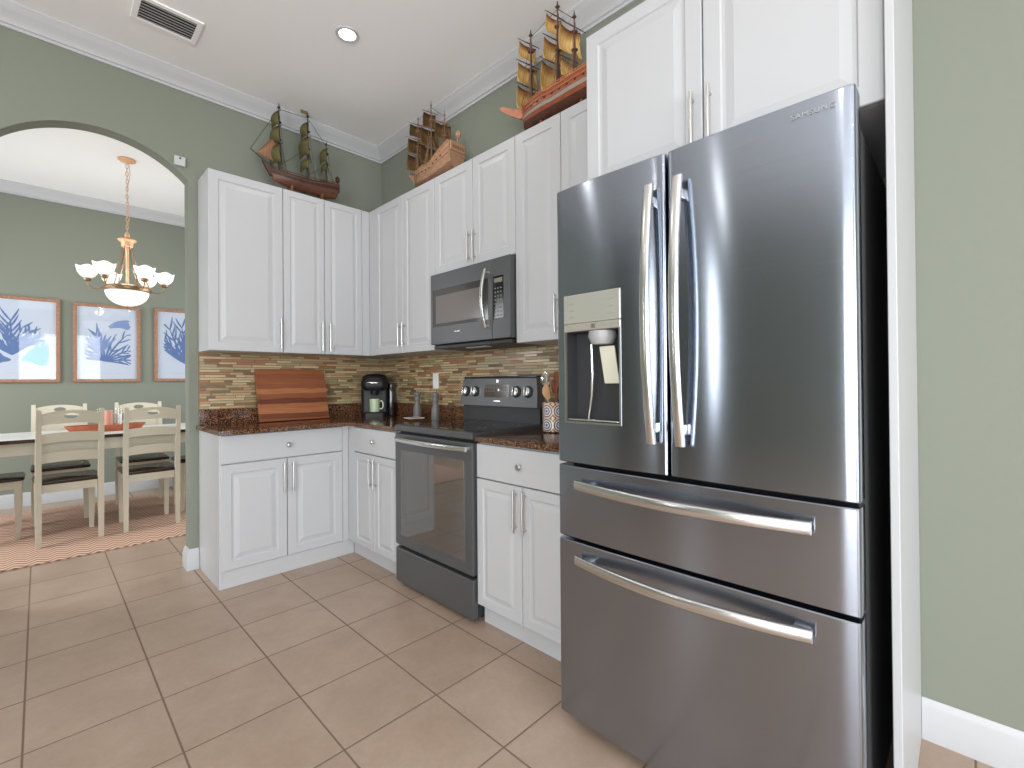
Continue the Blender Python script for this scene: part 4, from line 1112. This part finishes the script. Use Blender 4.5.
def hurricane(x, y, h, ch, label):
    t = tag(empty('candle_holder', (x, y, bz)), label, 'candle holder', 'candle holders on the dining table')
    g = G(); r_ = .033; g.lathe([(.020, 0), (r_, .004), (r_, h), (r_-.003, h), (r_-.003, .008), (.015, .006)], (x, y, bz), 24); build(g, 'glass_cylinder', CLEAR, t, smooth=40)
    g = G(); g.lathe([(.022, .0085), (.022, ch), (.018, ch+.002), (.002, ch+.001)], (x, y, bz), 20); build(g, 'candle', mat('candle_wax', (.85, .83, .80, 1), .5), t, smooth=40)
hurricane(-1.665, 1.885, .185, .02, 'empty-looking glass candle holder left of the ribbed vase')
hurricane(-1.545, 1.865, .190, .130, 'glass candle holder with a tall white candle right of the ribbed vase')

# framed coral prints on the far wall
FRAMEW = wood('natural_wood_frame', rgb(128, 88, 66), rgb(172, 128, 100), .5, (60, 60, 60))
PAPER = mat('pale_blue_paper', rgb(192, 199, 214), .6)
BLUES = [mat('coral_blue', rgb(90, 114, 162), .7), mat('coral_light_blue', rgb(122, 142, 186), .7), mat('coral_teal', rgb(120, 178, 184), .7)]
def frond(g, p, ang, ln, w, depth, y, cur=0.0, rnd=None):
    w *= 1.0; FC[0] += 1; y = FC[1]-.000012*FC[0]
    n = 6; pts = []; q = Vector(p); a = ang
    for i in range(n+1):
        pts.append((q.copy(), a)); q = q+Vector((math.sin(a), 0, math.cos(a)))*ln/n; a += cur/n
    L_, R_ = [], []
    for i, (q_, a_) in enumerate(pts):
        s_ = i/n; wd = w*(.45+.75*math.sin(PI*min(1, s_*.95+.05)))*(1-.25*s_); sd = Vector((math.cos(a_), 0, -math.sin(a_)))
        L_.append(q_-sd*wd/2); R_.append(q_+sd*wd/2)
    for i in range(n):
        if any(not (BX[0] < v_.x < BX[1] and BX[2] < v_.z < BX[3]) for v_ in (L_[i], R_[i], R_[i+1], L_[i+1])): break
        v = [g.bm.verts.new((v_.x, y, v_.z)) for v_ in (L_[i], R_[i], R_[i+1], L_[i+1])]; g._f(v)
    if depth > 0:
        for i in (2, 3, 4, 5, 6):
            for sg in (-1, 1):
                if rnd.random() < .8: frond(g, pts[i][0], pts[i][1]+sg*rnd.uniform(.35, .75), ln*rnd.uniform(.28, .45), w*.75, depth-1, y-.00006*rnd.random(), sg*-.2, rnd)
BX = [0, 0, 0, 0]; FC = [0, 0]
def picture(x0, x1, z0, z1, label, seed, style):
    rnd = random.Random(seed); y = DY1
    t = tag(empty('framed_print', ((x0+x1)/2, y, z0)), label, 'picture', 'blue coral prints on the dining wall')
    fw = .030
    def Pf(a, b, n): return (a, y-n, b)
    g = G()
    def bar(a0, a1, b0, b1): g.box(a0, a1, y-.030, y-.001, b0, b1, .003)
    bar(x0, x1, z0, z0+fw); bar(x0, x1, z1-fw, z1); bar(x0, x0+fw, z0+fw, z1-fw); bar(x1-fw, x1, z0+fw, z1-fw)
    build(g, 'frame', FRAMEW, t)
    g = G(); g.box(x0+fw, x1-fw, y-.010, y-.0015, z0+fw, z1-fw); pp = build(g, 'paper', PAPER, t)
    cx_, cz_ = (x0+x1)/2, (z0+z1)/2
    yb = y-.0104
    FC[:] = [0, yb-.0001]
    BX[:] = [x0+fw+.045, x1-fw-.045, z0+fw+.05, z1-fw-.05]
    if style == 0:
        g = G()
        for i in range(9):
            a = -1.15+2.3*i/8; frond(g, (cx_-.06, 0, cz_-.15), a*.75-.05, rnd.uniform(.26, .36)*(1-.35*abs(a)/1.15), .020, 1, yb-.0001*i, rnd.uniform(-.3, .3), rnd)
        for a in (-1.35, -1.55, -1.75, -1.15): frond(g, (cx_-.07, 0, cz_-.20), a, .17, .026, 1, yb-.0012, .25, rnd)
        build(g, 'coral_drawing', BLUES[0], pp, recalc=False)
        g = G()
        for a in (.7, 1.0, 1.3, 1.6): frond(g, (cx_+.0, 0, cz_-.20), a, .20, .026, 1, yb-.0016, .2, rnd)
        build(g, 'coral_drawing', BLUES[2], pp, recalc=False)
    elif style == 1:
        g = G()
        for i in range(13):
            a = -1.35+3.0*i/12; frond(g, (cx_-.02, 0, cz_-.19), a, rnd.uniform(.24, .34), .017, 1 if i % 2 else 0, yb-.0001*i, .35*(1 if a > 0 else -1), rnd)
        build(g, 'coral_drawing', BLUES[0], pp, recalc=False)
        g = G()
        for i in range(7): frond(g, (cx_-.06, 0, cz_-.10), -.7+.22*i, .20, .026, 0, yb-.0018-.0001*i, .1, rnd)
        for i in range(6): frond(g, (cx_+.01+.022*i, 0, cz_+.17+.012*i), .9+.28*i, .19-.008*i, .05, 0, yb-.0026-.0001*i, .5, rnd)
        build(g, 'coral_drawing', BLUES[1], pp, recalc=False)
    else:
        g = G()
        for i in range(11):
            a = -.95+1.9*i/10; frond(g, (cx_+.02, 0, cz_-.21), a, rnd.uniform(.26, .46), .022, 1, yb-.0001*i, rnd.uniform(-.4, .4), rnd)
        build(g, 'coral_drawing', BLUES[1] if False else BLUES[0], pp, recalc=False)
    g = G()
    for dx in (-.07, .0, .08): g.box(cx_+dx-.028, cx_+dx+.028, yb-.0003, yb, z0+fw+.060, z0+fw+.0635)
    build(g, 'caption_line', mat('faint_print', rgb(170, 176, 190), .7) if 'faint_print' not in bpy.data.materials else bpy.data.materials['faint_print'], pp)
    g = G(); g.box(x0+fw, x1-fw, y-.0165, y-.015, z0+fw, z1-fw); build(g, 'glass', CLEAR, t)
picture(-2.432, -1.889, 1.207, 2.042, 'framed blue branching coral print, leftmost on the dining wall', 11, 0)
picture(-1.794, -1.251, 1.207, 2.030, 'framed blue coral fan print hanging behind the chandelier', 5, 1)
picture(-1.126, -.583, 1.212, 2.040, 'framed blue coral print cut off by the arch jamb', 23, 2)

# chandelier
BRONZE = mat('antique_gold_bronze', rgb(150, 122, 92), .35, .6); GOLD = mat('pale_gold_plaster', rgb(226, 178, 138), .45, .1)
SHADE = mat('glowing_alabaster', (.70, .68, .64, 1), .4, emit=(1, .94, .86, 1), estr=.55)
t = tag(empty('chandelier', (-1.500, 1.65, CH)), 'lit chandelier with six white glass shades hanging over the dining table', 'chandelier')
X0, Y0 = -1.503, 1.65
g = G(); g.lathe([(.060, CH-.0005), (.062, CH-.012), (.050, CH-.020), (.020, CH-.028), (.008, CH-.040)], (X0, Y0, 0), 24); build(g, 'canopy', GOLD, t, smooth=40)
g = G(); z = CH-.045; i = 0
while z > 2.485:
    hx_, hy_ = ((.0085, 0), (0, .0085))[i % 2]
    g.tube([(X0+hx_*math.cos(a), Y0+hy_*math.cos(a), z-.016+.021*math.sin(a)) for a in [2*PI*q/10 for q in range(11)]], .0026, 5)
    z -= .033; i += 1
g.tube([(X0+.010+.010*math.sin(k_*.9), Y0, CH-.03-k_*.05) for k_ in range(13)], .0022, 5)
build(g, 'chain', GOLD, t, smooth=60)
g = G(); g.lathe([(.004, 2.500), (.012, 2.492), (.020, 2.470), (.014, 2.455), (.030, 2.440), (.064, 2.432), (.066, 2.424), (.048, 2.412), (.042, 2.400), (.040, 2.372), (.034, 2.366)], (X0, Y0, 0), 24); build(g, 'hub', GOLD, t, smooth=40)
g = G(); g.lathe([(.030, 2.3655), (.012, 2.34), (.010, 2.20), (.012, 2.05), (.006, 2.00)], (X0, Y0, 0), 12); build(g, 'stem', GOLD, t, smooth=40)
g = G(); g.lathe([(.150, 2.022), (.163, 2.014), (.166, 2.000), (.162, 1.985), (.156, 1.978)], (X0, Y0, 0), 48); build(g, 'rim_band', BRONZE, t, smooth=40)
g = G(); prof = [(.151*math.cos(a), 1.985-.130*math.sin(a)) for a in [PI/2*q/10 for q in range(10)]]+[(.006, 1.8550)]
g.lathe(prof, (X0, Y0, 0), 48); build(g, 'bowl_shade', SHADE, t, smooth=60)
g = G(); g.lathe([(.010, 1.8545), (.012, 1.848), (.004, 1.836)], (X0, Y0, 0), 12); build(g, 'finial', BRONZE, t, smooth=40)
for k_ in range(6):
    a = math.radians(170+60*k_); dx, dy = math.cos(a), math.sin(a)
    def at_(r_, z): return (X0+dx*r_, Y0+dy*r_, z)
    g = G(); g.tube([at_(.165, 2.000), at_(.200, 1.985), at_(.232, 1.992), at_(.252, 2.018), at_(.256, 2.042)], .0052, 8)
    g.tube([at_(.150, 2.020), at_(.125, 2.10), at_(.070, 2.20), at_(.040, 2.30), at_(.030, 2.372)], .0040, 6)
    arm = build(g, 'arm', BRONZE, t, smooth=60)
    g = G(); c_ = at_(.256, 0); g.lathe([(.008, 2.040), (.026, 2.052), (.030, 2.066), (.024, 2.070)], (c_[0], c_[1], 0), 16); build(g, 'fitter_cup', BRONZE, arm, smooth=40)
    g = G(); n = 32; rings = []
    for r_, z in ((.024, 2.0705), (.046, 2.088), (.062, 2.115), (.069, 2.145), (.072, 2.166), (.068, 2.166), (.064, 2.143), (.056, 2.115), (.040, 2.092), (.018, 2.078)):
        rings.append([Vector((c_[0]+r_*(1+.05*(r_/.07)**3*math.cos(4*2*PI*q/n))*math.cos(2*PI*q/n), c_[1]+r_*(1+.05*(r_/.07)**3*math.cos(4*2*PI*q/n))*math.sin(2*PI*q/n), z+(.007*math.cos(4*2*PI*q/n) if z > 2.14 else 0))) for q in range(n)])
    g.loft(rings); build(g, 'glass_shade', SHADE, arm, smooth=60)
for (dx, dy, dz) in ((.272, 0, 2.18), (-.272, 0, 2.18), (0, .272, 2.18), (0, 0, 2.12)):
    pl = bpy.data.lights.new('chandelier_glow', 'POINT'); pl.energy = 1.4; pl.color = (1, .90, .78); pl.shadow_soft_size = .05
    po = bpy.data.objects.new('chandelier_glow', pl); COL.objects.link(po); po.location = (X0+dx, Y0+dy, dz)

# potted plant on the floor by the far wall
t = tag(empty('potted_plant', (-.90, 2.78, 0)), 'small leafy green plant on the floor by the far wall, right of the table', 'plant')
g = G(); g.lathe([(.070, .0005), (.075, .01), (.095, .16), (.098, .165), (.088, .165), (.085, .14), (.02, .138)], (-.90, 2.78, 0), 24); build(g, 'pot', mat('pale_pot', rgb(206, 196, 176), .5), t, smooth=40)
g = G(); rnd = random.Random(4)
for i in range(34):
    a = rnd.uniform(0, 2*PI); ln = rnd.uniform(.12, .26); el = rnd.uniform(.3, 1.3)
    p0 = Vector((-.90+.02*math.cos(a), 2.78+.02*math.sin(a), .14)); d = Vector((math.cos(a)*math.cos(el), math.sin(a)*math.cos(el), math.sin(el)))
    sd = d.cross(Vector((0, 0, 1))).normalized(); prev = None
    rows = []
    for q in range(7):
        s_ = q/6; c_ = p0+d*ln*s_+Vector((0, 0, -.10*ln*s_*s_*3)); wd = .028*math.sin(PI*(.06+.94*s_))
        rows.append([g.bm.verts.new(c_-sd*wd), g.bm.verts.new(c_+Vector((0, 0, -.004))), g.bm.verts.new(c_+sd*wd)])
    for r0, r1 in zip(rows, rows[1:]):
        for q in range(2): g._f([r0[q], r0[q+1], r1[q+1], r1[q]])
build(g, 'foliage', mat('leaf_green', rgb(112, 140, 62), .5), t, recalc=False)
